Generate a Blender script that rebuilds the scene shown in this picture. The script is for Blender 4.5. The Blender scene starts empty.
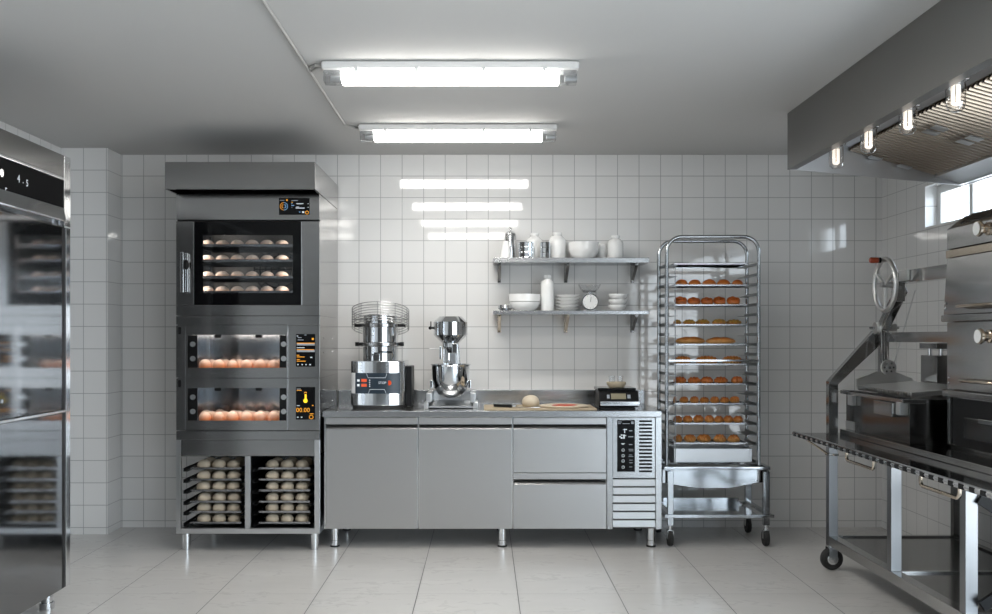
import bpy, bmesh, math, random
from mathutils import Vector, Matrix
random.seed(7)
PI = math.pi
COL = bpy.context.scene.collection
S = 0.007245            # metres per pixel at the back wall
D = 6.987               # camera distance from the back wall
EYE = 1.378
ORD = ['first', 'second', 'third', 'fourth', 'fifth', 'sixth', 'seventh', 'eighth', 'ninth', 'tenth']

def XZ(px, py, y):
    m = S * (D + y) / D
    return (px - 484) * m, EYE - (py - 337) * m
def X(px, y): return XZ(px, 0, y)[0]
def Z(py, y): return XZ(0, py, y)[1]

# ------------------------------------------------------------------ mesh builder
class MB:
    def __init__(self): self.bm = bmesh.new(); self.bev = False
    def _merge(self, b, mat=None):
        if mat is not None: bmesh.ops.transform(b, matrix=mat, verts=b.verts)
        me = bpy.data.meshes.new('tmp'); b.to_mesh(me); b.free()
        self.bm.from_mesh(me); bpy.data.meshes.remove(me)
        return self
    def box(self, x0, x1, y0, y1, z0, z1, bev=0.0, seg=2, mat=None):
        b = bmesh.new()
        bmesh.ops.create_cube(b, size=1)
        for v in b.verts:
            v.co = Vector(((x0 + x1) / 2 + v.co.x * (x1 - x0), (y0 + y1) / 2 + v.co.y * (y1 - y0), (z0 + z1) / 2 + v.co.z * (z1 - z0)))
        if bev: self.bev = True; bmesh.ops.bevel(b, geom=list(b.edges), offset=bev, segments=seg, profile=0.5, affect='EDGES')
        return self._merge(b, mat)
    def bar(self, a, b_, w, h, bev=0.0, up=(0, 0, 1)):
        a = Vector(a); b_ = Vector(b_); d = b_ - a; L = d.length; d.normalize()
        up = Vector(up)
        if abs(d.dot(up)) > 0.98: up = Vector((0, 1, 0))
        s = d.cross(up).normalized(); u = s.cross(d)
        m = Matrix(((s.x, d.x, u.x, a.x), (s.y, d.y, u.y, a.y), (s.z, d.z, u.z, a.z), (0, 0, 0, 1)))
        return self.box(-w / 2, w / 2, 0, L, -h / 2, h / 2, bev, 2, m)
    def lathe(self, prof, c=(0, 0, 0), n=32, axis='Z', mat=None):
        b = bmesh.new(); rings = []
        for r, h in prof:
            if r < 1e-6: rings.append([b.verts.new((0, 0, h))])
            else: rings.append([b.verts.new((r * math.cos(2 * PI * i / n), r * math.sin(2 * PI * i / n), h)) for i in range(n)])
        for A, B in zip(rings, rings[1:]):
            for i in range(n):
                j = (i + 1) % n
                if len(A) == 1 and len(B) == 1: continue
                if len(A) == 1: b.faces.new((A[0], B[i], B[j]))
                elif len(B) == 1: b.faces.new((A[i], A[j], B[0]))
                else: b.faces.new((A[i], A[j], B[j], B[i]))
        if len(rings[0]) > 1: b.faces.new(list(reversed(rings[0])))
        if len(rings[-1]) > 1: b.faces.new(rings[-1])
        m = Matrix.Translation(Vector(c))
        if axis == 'X': m = m @ Matrix.Rotation(PI / 2, 4, 'Y')
        if axis == 'Y': m = m @ Matrix.Rotation(-PI / 2, 4, 'X')
        if mat is not None: m = mat @ m
        return self._merge(b, m)
    def cyl(self, a, b_, r, r2=None, n=20):
        a = Vector(a); d = Vector(b_) - a
        q = Vector((0, 0, 1)).rotation_difference(d.normalized()).to_matrix().to_4x4()
        return self.lathe([(r, 0), (r if r2 is None else r2, d.length)], n=n, mat=Matrix.Translation(a) @ q)
    def tube(self, pts, r, n=8, closed=False):
        P = [Vector(p) for p in pts]; b = bmesh.new(); rings = []; N = len(P)
        t0 = None; u = None
        for i in range(N):
            if closed: t = (P[(i + 1) % N] - P[i - 1]).normalized()
            else: t = (P[min(i + 1, N - 1)] - P[max(i - 1, 0)]).normalized()
            if u is None:
                u = t.orthogonal().normalized()
            else:
                u = (t0.rotation_difference(t) @ u); u = (u - t * u.dot(t)).normalized()
            t0 = t; w = t.cross(u)
            rings.append([b.verts.new(P[i] + (u * math.cos(2 * PI * k / n) + w * math.sin(2 * PI * k / n)) * r) for k in range(n)])
        for i in range(N if closed else N - 1):
            A, B = rings[i], rings[(i + 1) % N]
            for k in range(n):
                l = (k + 1) % n
                b.faces.new((A[k], A[l], B[l], B[k]))
        if not closed:
            b.faces.new(list(reversed(rings[0]))); b.faces.new(rings[-1])
        bmesh.ops.recalc_face_normals(b, faces=b.faces)
        return self._merge(b)
    def prism(self, poly, axis, a, b_, bev=0.0):
        """polygon extruded along an axis; poly in (y,z) for X, (x,z) for Y, (x,y) for Z"""
        b = bmesh.new()
        f = {'X': lambda p, t: (t, p[0], p[1]), 'Y': lambda p, t: (p[0], t, p[1]), 'Z': lambda p, t: (p[0], p[1], t)}[axis]
        A = [b.verts.new(f(p, a)) for p in poly]; B = [b.verts.new(f(p, b_)) for p in poly]
        n = len(poly)
        b.faces.new(A); b.faces.new(list(reversed(B)))
        for i in range(n): b.faces.new((A[i], B[i], B[(i + 1) % n], A[(i + 1) % n]))
        bmesh.ops.recalc_face_normals(b, faces=b.faces)
        if bev: self.bev = True; bmesh.ops.bevel(b, geom=list(b.edges), offset=bev, segments=2, profile=0.5, affect='EDGES')
        return self._merge(b)
    def ell(self, c, rx, ry, rz, u=24, v=14, mat=None):
        b = bmesh.new()
        bmesh.ops.create_uvsphere(b, u_segments=u, v_segments=v, radius=1)
        m = Matrix.Translation(Vector(c)) @ Matrix.Diagonal((rx, ry, rz, 1))
        return self._merge(b, m if mat is None else mat @ m)
    def shell(self, x0, x1, y0, y1, z0, z1, t, skip=''):
        """thin-walled box; skip lists the open sides out of l r f b t d"""
        if 'l' not in skip: self.box(x0, x0 + t, y0, y1, z0, z1)
        if 'r' not in skip: self.box(x1 - t, x1, y0, y1, z0, z1)
        if 'b' not in skip: self.box(x0 + t, x1 - t, y1 - t, y1, z0, z1)
        if 'f' not in skip: self.box(x0 + t, x1 - t, y0, y0 + t, z0, z1)
        if 't' not in skip: self.box(x0 + t, x1 - t, y0, y1 - t, z1 - t, z1)
        if 'd' not in skip: self.box(x0 + t, x1 - t, y0, y1 - t, z0, z0 + t)
        return self
    def mesh(self, name, mat, sharp=0.6):
        bm = self.bm
        for f in bm.faces: f.smooth = True
        for e in bm.edges:
            if len(e.link_faces) == 2:
                try: e.smooth = e.calc_face_angle() < sharp
                except Exception: pass
        me = bpy.data.meshes.new(name); bm.to_mesh(me); bm.free()
        me.materials.append(mat)
        return me
    def build(self, name, mat, parent=None, sharp=0.6):
        if parent is not None:
            off = parent.matrix_basis.translation.copy()
            p = parent.parent
            while p is not None:
                off += p.matrix_basis.translation; p = p.parent
            bmesh.ops.translate(self.bm, verts=self.bm.verts, vec=-off)
        o = bpy.data.objects.new(name, self.mesh(name, mat, sharp)); COL.objects.link(o)
        if parent is not None: o.parent = parent
        return wn(o, self.bev)

def wn(o, on):
    if on:
        md = o.modifiers.new('weighted', 'WEIGHTED_NORMAL'); md.keep_sharp = True; md.weight = 100
    return o
def thing(name, label, cat, loc=(0, 0, 0), group=None):
    o = bpy.data.objects.new(name, None); COL.objects.link(o)
    o.location = loc; o.empty_display_size = 0.05
    return tag(o, label, cat, group)
def tag(o, label, cat, group=None):
    o['label'] = label; o['category'] = cat
    if group: o['group'] = group
    return o
def single(mb, name, mat, label, cat, group=None, loc=None, sharp=0.6):
    """a thing that is one mesh; origin moved to its base"""
    if loc is None:
        vs = [v.co for v in mb.bm.verts]
        loc = Vector(((min(v.x for v in vs) + max(v.x for v in vs)) / 2, (min(v.y for v in vs) + max(v.y for v in vs)) / 2, min(v.z for v in vs)))
    bmesh.ops.translate(mb.bm, verts=mb.bm.verts, vec=-Vector(loc))
    o = bpy.data.objects.new(name, mb.mesh(name, mat, sharp)); COL.objects.link(o); o.location = loc
    wn(o, mb.bev)
    return tag(o, label, cat, group)
def struct(mb, name, mat, parent=None):
    o = mb.build(name, mat, parent)
    if parent is None: o['kind'] = 'structure'
    return o
def place(me, name, loc, label, cat, group, rot=0.0, scale=1.0, mat=None):
    o = bpy.data.objects.new(name, me); COL.objects.link(o)
    o.location = loc; o.rotation_euler = (0, 0, rot)
    o.scale = (scale, scale, scale) if not isinstance(scale, tuple) else scale
    return tag(o, label, cat, group)
def copy_thing(src, loc, label, group=None):
    r = src.copy(); COL.objects.link(r); r.location = loc; r['label'] = label
    if group: r['group'] = group
    for ch in list(src.children):
        c = ch.copy(); COL.objects.link(c); c.parent = r
        for g in list(ch.children):
            d = g.copy(); COL.objects.link(d); d.parent = c
    return r
def text(name, body, size, loc, mat, parent, rot=(PI / 2, 0, 0), align='CENTER'):
    cu = bpy.data.curves.new('t', 'FONT'); cu.body = body; cu.size = size; cu.align_x = align; cu.align_y = 'CENTER'
    cu.extrude = 0.0004; cu.resolution_u = 3
    o = bpy.data.objects.new('t', cu); COL.objects.link(o)
    bpy.context.view_layer.update()
    me = bpy.data.meshes.new_from_object(o.evaluated_get(bpy.context.evaluated_depsgraph_get()))
    bpy.data.objects.remove(o); bpy.data.curves.remove(cu)
    from mathutils import Euler
    me.transform(Matrix.Translation(Vector(loc)) @ Euler(rot).to_matrix().to_4x4())
    m = MB(); m.bm.from_mesh(me); bpy.data.meshes.remove(me)
    return m.build(name, mat, parent)

# ------------------------------------------------------------------ materials
def new_mat(name):
    m = bpy.data.materials.new(name); m.use_nodes = True
    nt = m.node_tree; b = nt.nodes['Principled BSDF']
    return m, nt, b
def nd(nt, typ, **kw):
    n = nt.nodes.new(typ)
    for k, v in kw.items(): setattr(n, k, v)
    return n
def mth(nt, op, a, b=None, c=None):
    n = nd(nt, 'ShaderNodeMath', operation=op)
    for i, v in enumerate((a, b, c)):
        if v is None: continue
        if isinstance(v, (int, float)): n.inputs[i].default_value = v
        else: nt.links.new(v, n.inputs[i])
    return n.outputs[0]
def mixc(nt, fac, a, b):
    n = nd(nt, 'ShaderNodeMix', data_type='RGBA')
    for i, v in ((0, fac), (6, a), (7, b)):
        if isinstance(v, (int, float)): n.inputs[i].default_value = v
        elif isinstance(v, tuple): n.inputs[i].default_value = (*v, 1)
        else: nt.links.new(v, n.inputs[i])
    return n.outputs[2]
def noise(nt, scale, detail=3, vec=None, stretch=None, coord='Object'):
    if vec is None: vec = nd(nt, 'ShaderNodeTexCoord').outputs[coord]
    if stretch:
        mp = nd(nt, 'ShaderNodeMapping'); mp.inputs['Scale'].default_value = stretch
        nt.links.new(vec, mp.inputs[0]); vec = mp.outputs[0]
    n = nd(nt, 'ShaderNodeTexNoise'); n.inputs['Scale'].default_value = scale; n.inputs['Detail'].default_value = detail
    nt.links.new(vec, n.inputs['Vector'])
    return n.outputs[0]
def plain(name, col, rough=0.5, metal=0.0, var=0.06, nscale=20, emit=None, es=0.0, coat=0.0, spec=0.5):
    m, nt, b = new_mat(name)
    f = noise(nt, nscale)
    c2 = tuple(max(0, c * (1 - var)) for c in col)
    nt.links.new(mixc(nt, f, c2, col), b.inputs['Base Color'])
    b.inputs['Roughness'].default_value = rough; b.inputs['Metallic'].default_value = metal
    b.inputs['Coat Weight'].default_value = coat; b.inputs['Specular IOR Level'].default_value = spec
    if emit:
        b.inputs['Emission Color'].default_value = (*emit, 1); b.inputs['Emission Strength'].default_value = es
    return m
def steel(name, col, rough, stretch=(1, 1, 60), amt=0.08, bump=0.0):
    m, nt, b = new_mat(name)
    f = noise(nt, 6, 4, stretch=stretch)
    b.inputs['Metallic'].default_value = 1
    nt.links.new(mixc(nt, f, tuple(c * 0.985 for c in col), col), b.inputs['Base Color'])
    amt *= .3
    nt.links.new(mth(nt, 'MULTIPLY_ADD', f, amt, rough - amt / 2), b.inputs['Roughness'])
    if bump:
        bp = nd(nt, 'ShaderNodeBump'); bp.inputs['Strength'].default_value = bump; bp.inputs['Distance'].default_value = 0.001
        nt.links.new(f, bp.inputs['Height']); nt.links.new(bp.outputs[0], b.inputs['Normal'])
    return m
def glass(name, tint=(0.95, 0.97, 0.97), refl=1.0):
    """thin clear pane: transparent with a fresnel reflection"""
    m = bpy.data.materials.new(name); m.use_nodes = True; nt = m.node_tree; nt.nodes.clear()
    out = nd(nt, 'ShaderNodeOutputMaterial'); mx = nd(nt, 'ShaderNodeMixShader'); tr = nd(nt, 'ShaderNodeBsdfTransparent')
    gl = nd(nt, 'ShaderNodeBsdfGlossy'); geo = nd(nt, 'ShaderNodeNewGeometry'); dt = nd(nt, 'ShaderNodeVectorMath', operation='DOT_PRODUCT')
    nt.links.new(geo.outputs['Normal'], dt.inputs[0]); nt.links.new(geo.outputs['Incoming'], dt.inputs[1])
    tr.inputs[0].default_value = (*tint, 1); gl.inputs[1].default_value = 0.02
    sch = mth(nt, 'POWER', mth(nt, 'SUBTRACT', 1, mth(nt, 'ABSOLUTE', dt.outputs['Value'])), 5)
    fac = mth(nt, 'MINIMUM', mth(nt, 'MULTIPLY', mth(nt, 'MULTIPLY_ADD', sch, 0.96, 0.04), refl), 1)
    nt.links.new(fac, mx.inputs[0]); nt.links.new(tr.outputs[0], mx.inputs[1]); nt.links.new(gl.outputs[0], mx.inputs[2])
    nt.links.new(mx.outputs[0], out.inputs[0])
    return m
def emis(name, col, s):
    m, nt, b = new_mat(name)
    b.inputs['Base Color'].default_value = (*[min(c, .8) for c in col], 1)
    b.inputs['Emission Color'].default_value = (*col, 1); b.inputs['Emission Strength'].default_value = s
    return m
def tiles(name, au, av, su, sv, ou, ov, joint, col, jcol, rough, coat=0.0, marble=False, bump=0.4):
    m, nt, b = new_mat(name)
    tc = nd(nt, 'ShaderNodeTexCoord'); sp = nd(nt, 'ShaderNodeSeparateXYZ'); nt.links.new(tc.outputs['Object'], sp.inputs[0])
    def line(ax, size, off):
        u = mth(nt, 'DIVIDE', mth(nt, 'SUBTRACT', sp.outputs[ax], off), size)
        fr = mth(nt, 'FRACT', u)
        d = mth(nt, 'MULTIPLY', mth(nt, 'MINIMUM', fr, mth(nt, 'SUBTRACT', 1, fr)), size)   # distance to the joint
        return d, mth(nt, 'FLOOR', u)
    du, iu = line(au, su, ou); dv, iv = line(av, sv, ov)
    d = mth(nt, 'MINIMUM', du, mth(nt, 'MULTIPLY', dv, 2.4) if marble else dv)
    mr = nd(nt, 'ShaderNodeMapRange', interpolation_type='SMOOTHSTEP')
    nt.links.new(d, mr.inputs[0]); mr.inputs[1].default_value = joint * 0.35; mr.inputs[2].default_value = joint * 0.75
    k = mr.outputs[0]                                                # 0 in the joint, 1 on the tile
    wn = nd(nt, 'ShaderNodeTexWhiteNoise', noise_dimensions='2D')
    cb = nd(nt, 'ShaderNodeCombineXYZ'); nt.links.new(iu, cb.inputs[0]); nt.links.new(iv, cb.inputs[1]); nt.links.new(cb.outputs[0], wn.inputs['Vector'])
    c = mixc(nt, wn.outputs['Value'], tuple(x * 0.97 for x in col), col)
    if marble:
        n1 = noise(nt, 2.2, 8, vec=tc.outputs['Object'], stretch=(1, 2.4, 1))
        n2 = noise(nt, 5.0, 10, vec=tc.outputs['Object'], stretch=(1, 2.0, 1))
        v = nd(nt, 'ShaderNodeMapRange'); nt.links.new(mth(nt, 'ABSOLUTE', mth(nt, 'SUBTRACT', n2, 0.5)), v.inputs[0])
        v.inputs[1].default_value = 0.0; v.inputs[2].default_value = 0.03; v.inputs[3].default_value = 0.3; v.inputs[4].default_value = 0.0
        msk = mth(nt, 'MULTIPLY', v.outputs[0], mth(nt, 'GREATER_THAN', n1, 0.52))
        c = mixc(nt, n1, tuple(x * 0.9 for x in col), tuple(min(1, x * 1.06) for x in col))
        c = mixc(nt, msk, c, tuple(x * 0.62 for x in col))
    nt.links.new(mixc(nt, k, jcol, c), b.inputs['Base Color'])
    nt.links.new(mth(nt, 'MULTIPLY_ADD', k, rough - 0.6, 0.6), b.inputs['Roughness'])
    b.inputs['Coat Weight'].default_value = coat; b.inputs['Coat Roughness'].default_value = 0.02
    bp = nd(nt, 'ShaderNodeBump'); bp.inputs['Strength'].default_value = bump; bp.inputs['Distance'].default_value = 0.001
    nt.links.new(k, bp.inputs['Height']); nt.links.new(bp.outputs[0], b.inputs['Normal'])
    return m
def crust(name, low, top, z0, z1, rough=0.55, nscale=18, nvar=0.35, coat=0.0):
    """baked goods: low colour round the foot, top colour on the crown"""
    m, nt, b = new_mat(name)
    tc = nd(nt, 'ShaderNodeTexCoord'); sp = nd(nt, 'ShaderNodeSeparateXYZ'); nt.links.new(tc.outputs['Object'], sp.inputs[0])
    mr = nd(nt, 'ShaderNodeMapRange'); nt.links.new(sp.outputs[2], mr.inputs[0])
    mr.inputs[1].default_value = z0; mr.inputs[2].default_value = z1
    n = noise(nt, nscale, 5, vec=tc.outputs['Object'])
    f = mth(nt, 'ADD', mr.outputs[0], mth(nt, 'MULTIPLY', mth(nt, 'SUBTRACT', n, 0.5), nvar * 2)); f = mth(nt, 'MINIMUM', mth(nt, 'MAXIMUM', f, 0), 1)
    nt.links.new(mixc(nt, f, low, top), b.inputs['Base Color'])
    b.inputs['Roughness'].default_value = rough; b.inputs['Coat Weight'].default_value = coat
    bp = nd(nt, 'ShaderNodeBump'); bp.inputs['Strength'].default_value = 0.3; bp.inputs['Distance'].default_value = 0.004
    nt.links.new(n, bp.inputs['Height']); nt.links.new(bp.outputs[0], b.inputs['Normal'])
    return m

T = 0.15606
TILE = (0.79, 0.785, 0.775); JOINT = (0.38, 0.38, 0.38)
M = {}
M['tile_back'] = tiles('tile_back', 0, 2, T, T, -0.5934, 2.7, 0.0042, TILE, JOINT, 0.05, 1.0)
M['tile_corner'] = tiles('tile_corner', 0, 2, 0.16, T, -2.798, 2.7, 0.0042, TILE, JOINT, 0.05, 1.0)
M['tile_side'] = tiles('tile_side', 1, 2, T, T, -0.097, 2.7, 0.0042, TILE, JOINT, 0.05, 1.0)
M['tile_pier'] = tiles('tile_pier', 1, 2, 0.26, T, 0.0, 2.7, 0.0042, TILE, JOINT, 0.05, 1.0)
M['floor'] = tiles('floor', 0, 1, 0.538, 1.072, 0.181, -0.74, 0.0045, (0.60, 0.59, 0.575), (0.10, 0.10, 0.10), 0.22, 0.0, True, 0.15)
M['ceiling'] = plain('ceiling', (0.55, 0.545, 0.535), 0.9, var=0.02, nscale=3)
M['leg_steel'] = steel('leg_steel', (0.30, 0.305, 0.31), 0.30, (1, 1, 20), 0.05)
M['display_black'] = plain('display_black', (0.004, 0.004, 0.0045), 0.5, spec=0.06)
M['shelf_steel'] = steel('shelf_steel', (0.46, 0.465, 0.47), 0.24, (20, 1, 1), 0.06)
M['dark_wall'] = plain('dark_wall', (0.10, 0.095, 0.09), 0.8, var=0.1, nscale=3)
M['oven_steel'] = steel('oven_steel', (0.37, 0.365, 0.36), 0.17, (1, 1, 90))
M['counter_steel'] = steel('counter_steel', (0.53, 0.53, 0.53), 0.33, (90, 1, 1), 0.06)
M['worktop_steel'] = steel('worktop_steel', (0.55, 0.56, 0.57), 0.22, (90, 1, 1), 0.06)
M['bright_steel'] = steel('bright_steel', (0.72, 0.73, 0.74), 0.14, (1, 1, 20), 0.05)
M['chrome'] = steel('chrome', (0.66, 0.67, 0.68), 0.07, (1, 1, 1), 0.02)
M['rack_steel'] = steel('rack_steel', (0.44, 0.455, 0.47), 0.10, (1, 1, 20), 0.05)
M['satin_steel'] = steel('satin_steel', (0.66, 0.67, 0.68), 0.32, (20, 1, 1), 0.06)
M['fridge_steel'] = steel('fridge_steel', (0.25, 0.255, 0.262), 0.075, (1, 60, 1), 0.05)
M['fridge_trim'] = steel('fridge_trim', (0.80, 0.81, 0.82), 0.12, (1, 1, 20), 0.05)
M['hood_steel'] = steel('hood_steel', (0.25, 0.245, 0.238), 0.36, (1, 60, 1), 0.06)
M['hood_inner'] = steel('hood_inner', (0.62, 0.62, 0.63), 0.38, (1, 60, 1), 0.06)
M['filter_steel'] = steel('filter_steel', (0.46, 0.38, 0.30), 0.3, (1, 1, 1), 0.06)
M['grill_steel'] = steel('grill_steel', (0.46, 0.455, 0.45), 0.14, (1, 60, 1), 0.06)
M['grill_dark'] = steel('grill_dark', (0.20, 0.195, 0.19), 0.16, (1, 60, 1), 0.06)
M['grill_plate'] = steel('grill_plate', (0.74, 0.74, 0.73), 0.32, (1, 30, 1), 0.06)
M['warm_metal'] = steel('warm_metal', (0.62, 0.53, 0.43), 0.18, (1, 1, 1), 0.05)
M['tray_steel'] = steel('tray_steel', (0.44, 0.44, 0.45), 0.26, (20, 1, 1), 0.06)
M['cavity'] = steel('cavity', (0.20, 0.195, 0.19), 0.45, (1, 1, 20), 0.06)
M['black'] = plain('black', (0.006, 0.006, 0.0065), 0.4, spec=0.25)
M['black_gloss'] = plain('black_gloss', (0.003, 0.003, 0.0035), 0.05, spec=0.25)
M['black_rubber'] = plain('black_rubber', (0.02, 0.02, 0.02), 0.6)
M['black_stone'] = plain('black_stone', (0.008, 0.008, 0.008), 0.08)
M['porcelain'] = plain('porcelain', (0.88, 0.88, 0.87), 0.1, var=0.02, coat=0.5)
M['white_plastic'] = plain('white_plastic', (0.72, 0.72, 0.71), 0.35, var=0.03)
M['cord'] = plain('cord', (0.42, 0.41, 0.39), 0.6)
M['glass'] = glass('glass', (0.97, 0.985, 0.99), 0.4)
M['oven_glass'] = glass('oven_glass', (0.80, 0.82, 0.84))
M['clear_plastic'] = glass('clear_plastic', (0.80, 0.81, 0.82), 1.5)
M['cup_glass'] = glass('cup_glass', (0.97, 0.975, 0.98), 2.0)
M['jar_glass'] = glass('jar_glass', (0.98, 0.97, 0.96), 4.0)
M['tube_light'] = emis('tube_light', (1.0, 0.97, 0.92), 13)
M['filament'] = emis('filament', (1.0, 0.86, 0.74), 0.95)
M['amber'] = emis('amber', (1.0, 0.36, 0.02), 0.45)
M['yellow'] = emis('yellow', (1.0, 0.62, 0.02), 0.7)
M['icon_white'] = emis('icon_white', (0.7, 0.75, 0.8), 0.28)
M['icon_blue'] = emis('icon_blue', (0.2, 0.4, 0.7), 0.4)
M['icon_grey'] = emis('icon_grey', (0.3, 0.33, 0.37), 0.15)
M['navy'] = plain('navy', (0.018, 0.033, 0.05), 0.3)
M['red_led'] = emis('red_led', (0.8, 0.10, 0.03), 0.12)
M['red_button'] = plain('red_button', (0.75, 0.07, 0.01), 0.3)
M['red_grip'] = plain('red_grip', (0.30, 0.04, 0.008), 0.3, coat=0.4)
M['lcd'] = plain('lcd', (0.30, 0.27, 0.18), 0.25)
M['wood'] = plain('wood', (0.50, 0.40, 0.27), 0.55, var=0.2, nscale=12)
M['wood_side'] = plain('wood_side', (0.40, 0.26, 0.13), 0.55, var=0.2, nscale=12)
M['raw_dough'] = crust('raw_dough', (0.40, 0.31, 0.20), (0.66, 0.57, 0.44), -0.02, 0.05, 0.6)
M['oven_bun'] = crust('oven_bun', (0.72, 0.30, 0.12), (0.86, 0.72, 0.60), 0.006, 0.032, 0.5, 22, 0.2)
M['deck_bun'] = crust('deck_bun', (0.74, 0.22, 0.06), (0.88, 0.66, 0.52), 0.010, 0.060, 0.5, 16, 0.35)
M['golden'] = crust('golden', (0.66, 0.30, 0.07), (0.46, 0.12, 0.018), 0.004, 0.04, 0.4, 26, 0.5, 0.25)
M['golden_light'] = crust('golden_light', (0.70, 0.38, 0.12), (0.50, 0.15, 0.022), 0.004, 0.045, 0.4, 30, 0.5, 0.25)
M['golden_red'] = crust('golden_red', (0.64, 0.22, 0.045), (0.50, 0.11, 0.014), 0.004, 0.04, 0.35, 30, 0.6, 0.3)
M['golden_herb'] = crust('golden_herb', (0.58, 0.19, 0.035), (0.40, 0.25, 0.04), 0.004, 0.03, 0.45, 40, 0.8, 0.2)
M['tomato'] = plain('tomato', (0.62, 0.07, 0.015), 0.35, var=0.4, nscale=40)
M['flatbread'] = plain('flatbread', (0.72, 0.62, 0.48), 0.6, var=0.15, nscale=25)
M['stoneware'] = plain('stoneware', (0.60, 0.50, 0.36), 0.6, var=0.15)

# ------------------------------------------------------------------ the room
XL, XR, YB, YF, H = -2.953, 2.881, 0.0, -12.6, 2.70
struct(MB().box(XL - .2, XR + .3, YF - .2, .2, -.1, 0), 'floor', M['floor'])
struct(MB().box(XL - .2, XR + .3, YF - .2, .2, H, H + .1), 'ceiling', M['ceiling'])
struct(MB().box(XL - .2, XR + .3, YB, YB + .15, 0, H), 'wall_back', M['tile_back'])
struct(MB().box(XL - .15, XL, YF, YB, 0, H), 'wall_left', M['tile_side'])
# the corner pier: front skin and return
struct(MB().box(XL, -2.6295, -.25, -.2405, 0, H), 'wall_corner', M['tile_corner'])
struct(MB().box(XL, -2.629, -.24, YB, 0, H).box(-2.6296, -2.629, -.2505, -.24, 0, H), 'trim_1', M['tile_pier'])
struct(MB().box(XL - .2, XR + .3, YF - .15, YF, 0, H), 'wall_front', M['dark_wall'])
# right wall with two openings: high window near the corner, tall glazing further back in the room
W1 = (-1.56, -0.687, 2.083, 2.36)
W2 = (-12.2, -3.6, 0.03, 2.5)
t = 0.16
w = MB()
w.box(XR, XR + t, W1[1], YB, 0, H)
w.box(XR, XR + t, W1[0], W1[1], 0, W1[2]).box(XR, XR + t, W1[0], W1[1], W1[3], H)
w.box(XR, XR + t, W2[1], W1[0], 0, H)
w.box(XR, XR + t, W2[0], W2[1], 0, W2[2]).box(XR, XR + t, W2[0], W2[1], W2[3], H)
w.box(XR, XR + t, YF, W2[0], 0, H)
struct(w, 'wall_right', M['tile_side'])
def window(n, R, xs, mull, ny):
    y0, y1, z0, z1 = R
    o = bpy.data.objects.new('window_%d' % n, None); COL.objects.link(o); o.location = (XR + xs, (y0 + y1) / 2, z0); o['kind'] = 'structure'
    f = MB(); a = XR + xs; b = a + 0.05; fw = mull
    f.box(a, b, y0, y0 + fw, z0, z1, .003).box(a, b, y1 - fw, y1, z0, z1, .003)
    f.box(a, b, y0 + fw, y1 - fw, z0, z0 + fw * .5, .003).box(a, b, y0 + fw, y1 - fw, z1 - fw, z1, .003)
    f.build('window_frame', M['white_plastic'], o)
    st = (y1 - y0) / ny
    mm = MB()
    for i in range(1, ny): mm.box(a, a + .03, y1 - i * st - .022, y1 - i * st + .022, z0 + .01, z1 - .01, .003)
    mm.build('mullion', M['white_plastic'], o)
    MB().box(a + .02, a + .0205, y0 + .01, y1 - .01, z0 + .01, z1 - .01).build('pane', M['glass'], o)
    s = MB().box(XR + .001, a, y0 + .002, y1 - .002, z0, z0 + .012, .002); s.build('sill', M['white_plastic'], o)
    return o
window(1, W1, 0.078, 0.05, 2)
window(2, W2, 0.03, 0.06, 5)

# ------------------------------------------------------------------ ceiling lamps and cable
def ceiling_lamp(yc, label):
    xc = -0.162; L = 1.235
    t = thing('ceiling_lamp', label, 'ceiling light', (xc, yc, H), 'tube lamps along the ceiling')
    x0, x1 = xc - L / 2, xc + L / 2
    MB().box(x0, x1, yc - .072, yc + .072, 2.662, 2.699, .010, 3).build('housing', M['white_plastic'], t)
    MB().prism([(yc - .052, 2.661), (yc + .052, 2.661), (yc + .044, 2.612), (yc + .03, 2.604), (yc - .03, 2.604), (yc - .044, 2.612)], 'X', x0 + .095, x1 - .095).build('diffuser', M['tube_light'], t)
    for a, b in ((x0 + .006, x0 + .094), (x1 - .094, x1 - .006)):
        e = MB().prism([(yc - .052, 2.661), (yc + .052, 2.661), (yc + .044, 2.612), (yc + .03, 2.604), (yc - .03, 2.604), (yc - .044, 2.612)], 'X', a, b, .006).build('end_cap', M['clear_plastic'], t)
        MB().cyl((a + .03, yc, 2.628), (b - .002, yc, 2.628), .017).build('lamp_holder', M['satin_steel'], e)
    al = bpy.data.lights.new('lamp_light', 'AREA'); al.shape = 'RECTANGLE'; al.size = L - .2; al.size_y = .07; al.energy = 9; al.color = (1, .965, .91); al.spread = math.radians(150)
    ao = bpy.data.objects.new('lamp_light', al); COL.objects.link(ao); ao.location = (0, 0, 2.6025 - H); ao.parent = t
    for q in (-.45, -.16, .16, .45):
        MB().box(xc + q - .008, xc + q + .008, yc - .076, yc - .0535, 2.646, 2.675, .002).box(xc + q - .008, xc + q + .008, yc + .0535, yc + .076, 2.646, 2.675, .002).build('clip', M['white_plastic'], t)
    return t
L1 = ceiling_lamp(-0.945, 'lit tube ceiling lamp nearest the tiled back wall')
ceiling_lamp(-2.31, 'lit tube ceiling lamp in front of the smaller looking one, at the cable junction')
ceiling_lamp(-3.675, 'third tube ceiling lamp from the back wall, seen only as a tile reflection')
ceiling_lamp(-5.04, 'fourth tube ceiling lamp from the back wall, lowest strip reflected in the tiles')
cb = MB()
xw = -0.863; zc = H - .008
cb.tube([(xw, -6.2, zc), (xw, -3, zc), (xw, -2.2, zc), (xw, -1.02, zc)], .007)
cb.tube([(xw, -2.22, zc), (xw + .02, -2.30, zc), (xw + .05, -2.335, zc - .004), (-.782, -2.33, 2.682)], .006)
cb.tube([(xw, -2.20, zc), (xw + .03, -2.25, zc), (xw + .06, -2.29, zc), (-.782, -2.295, 2.690)], .005)
cb.tube([(xw, -1.03, zc), (xw + .02, -.98, zc), (xw + .05, -.955, zc - .004), (-.782, -.945, 2.684)], .006)
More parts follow.
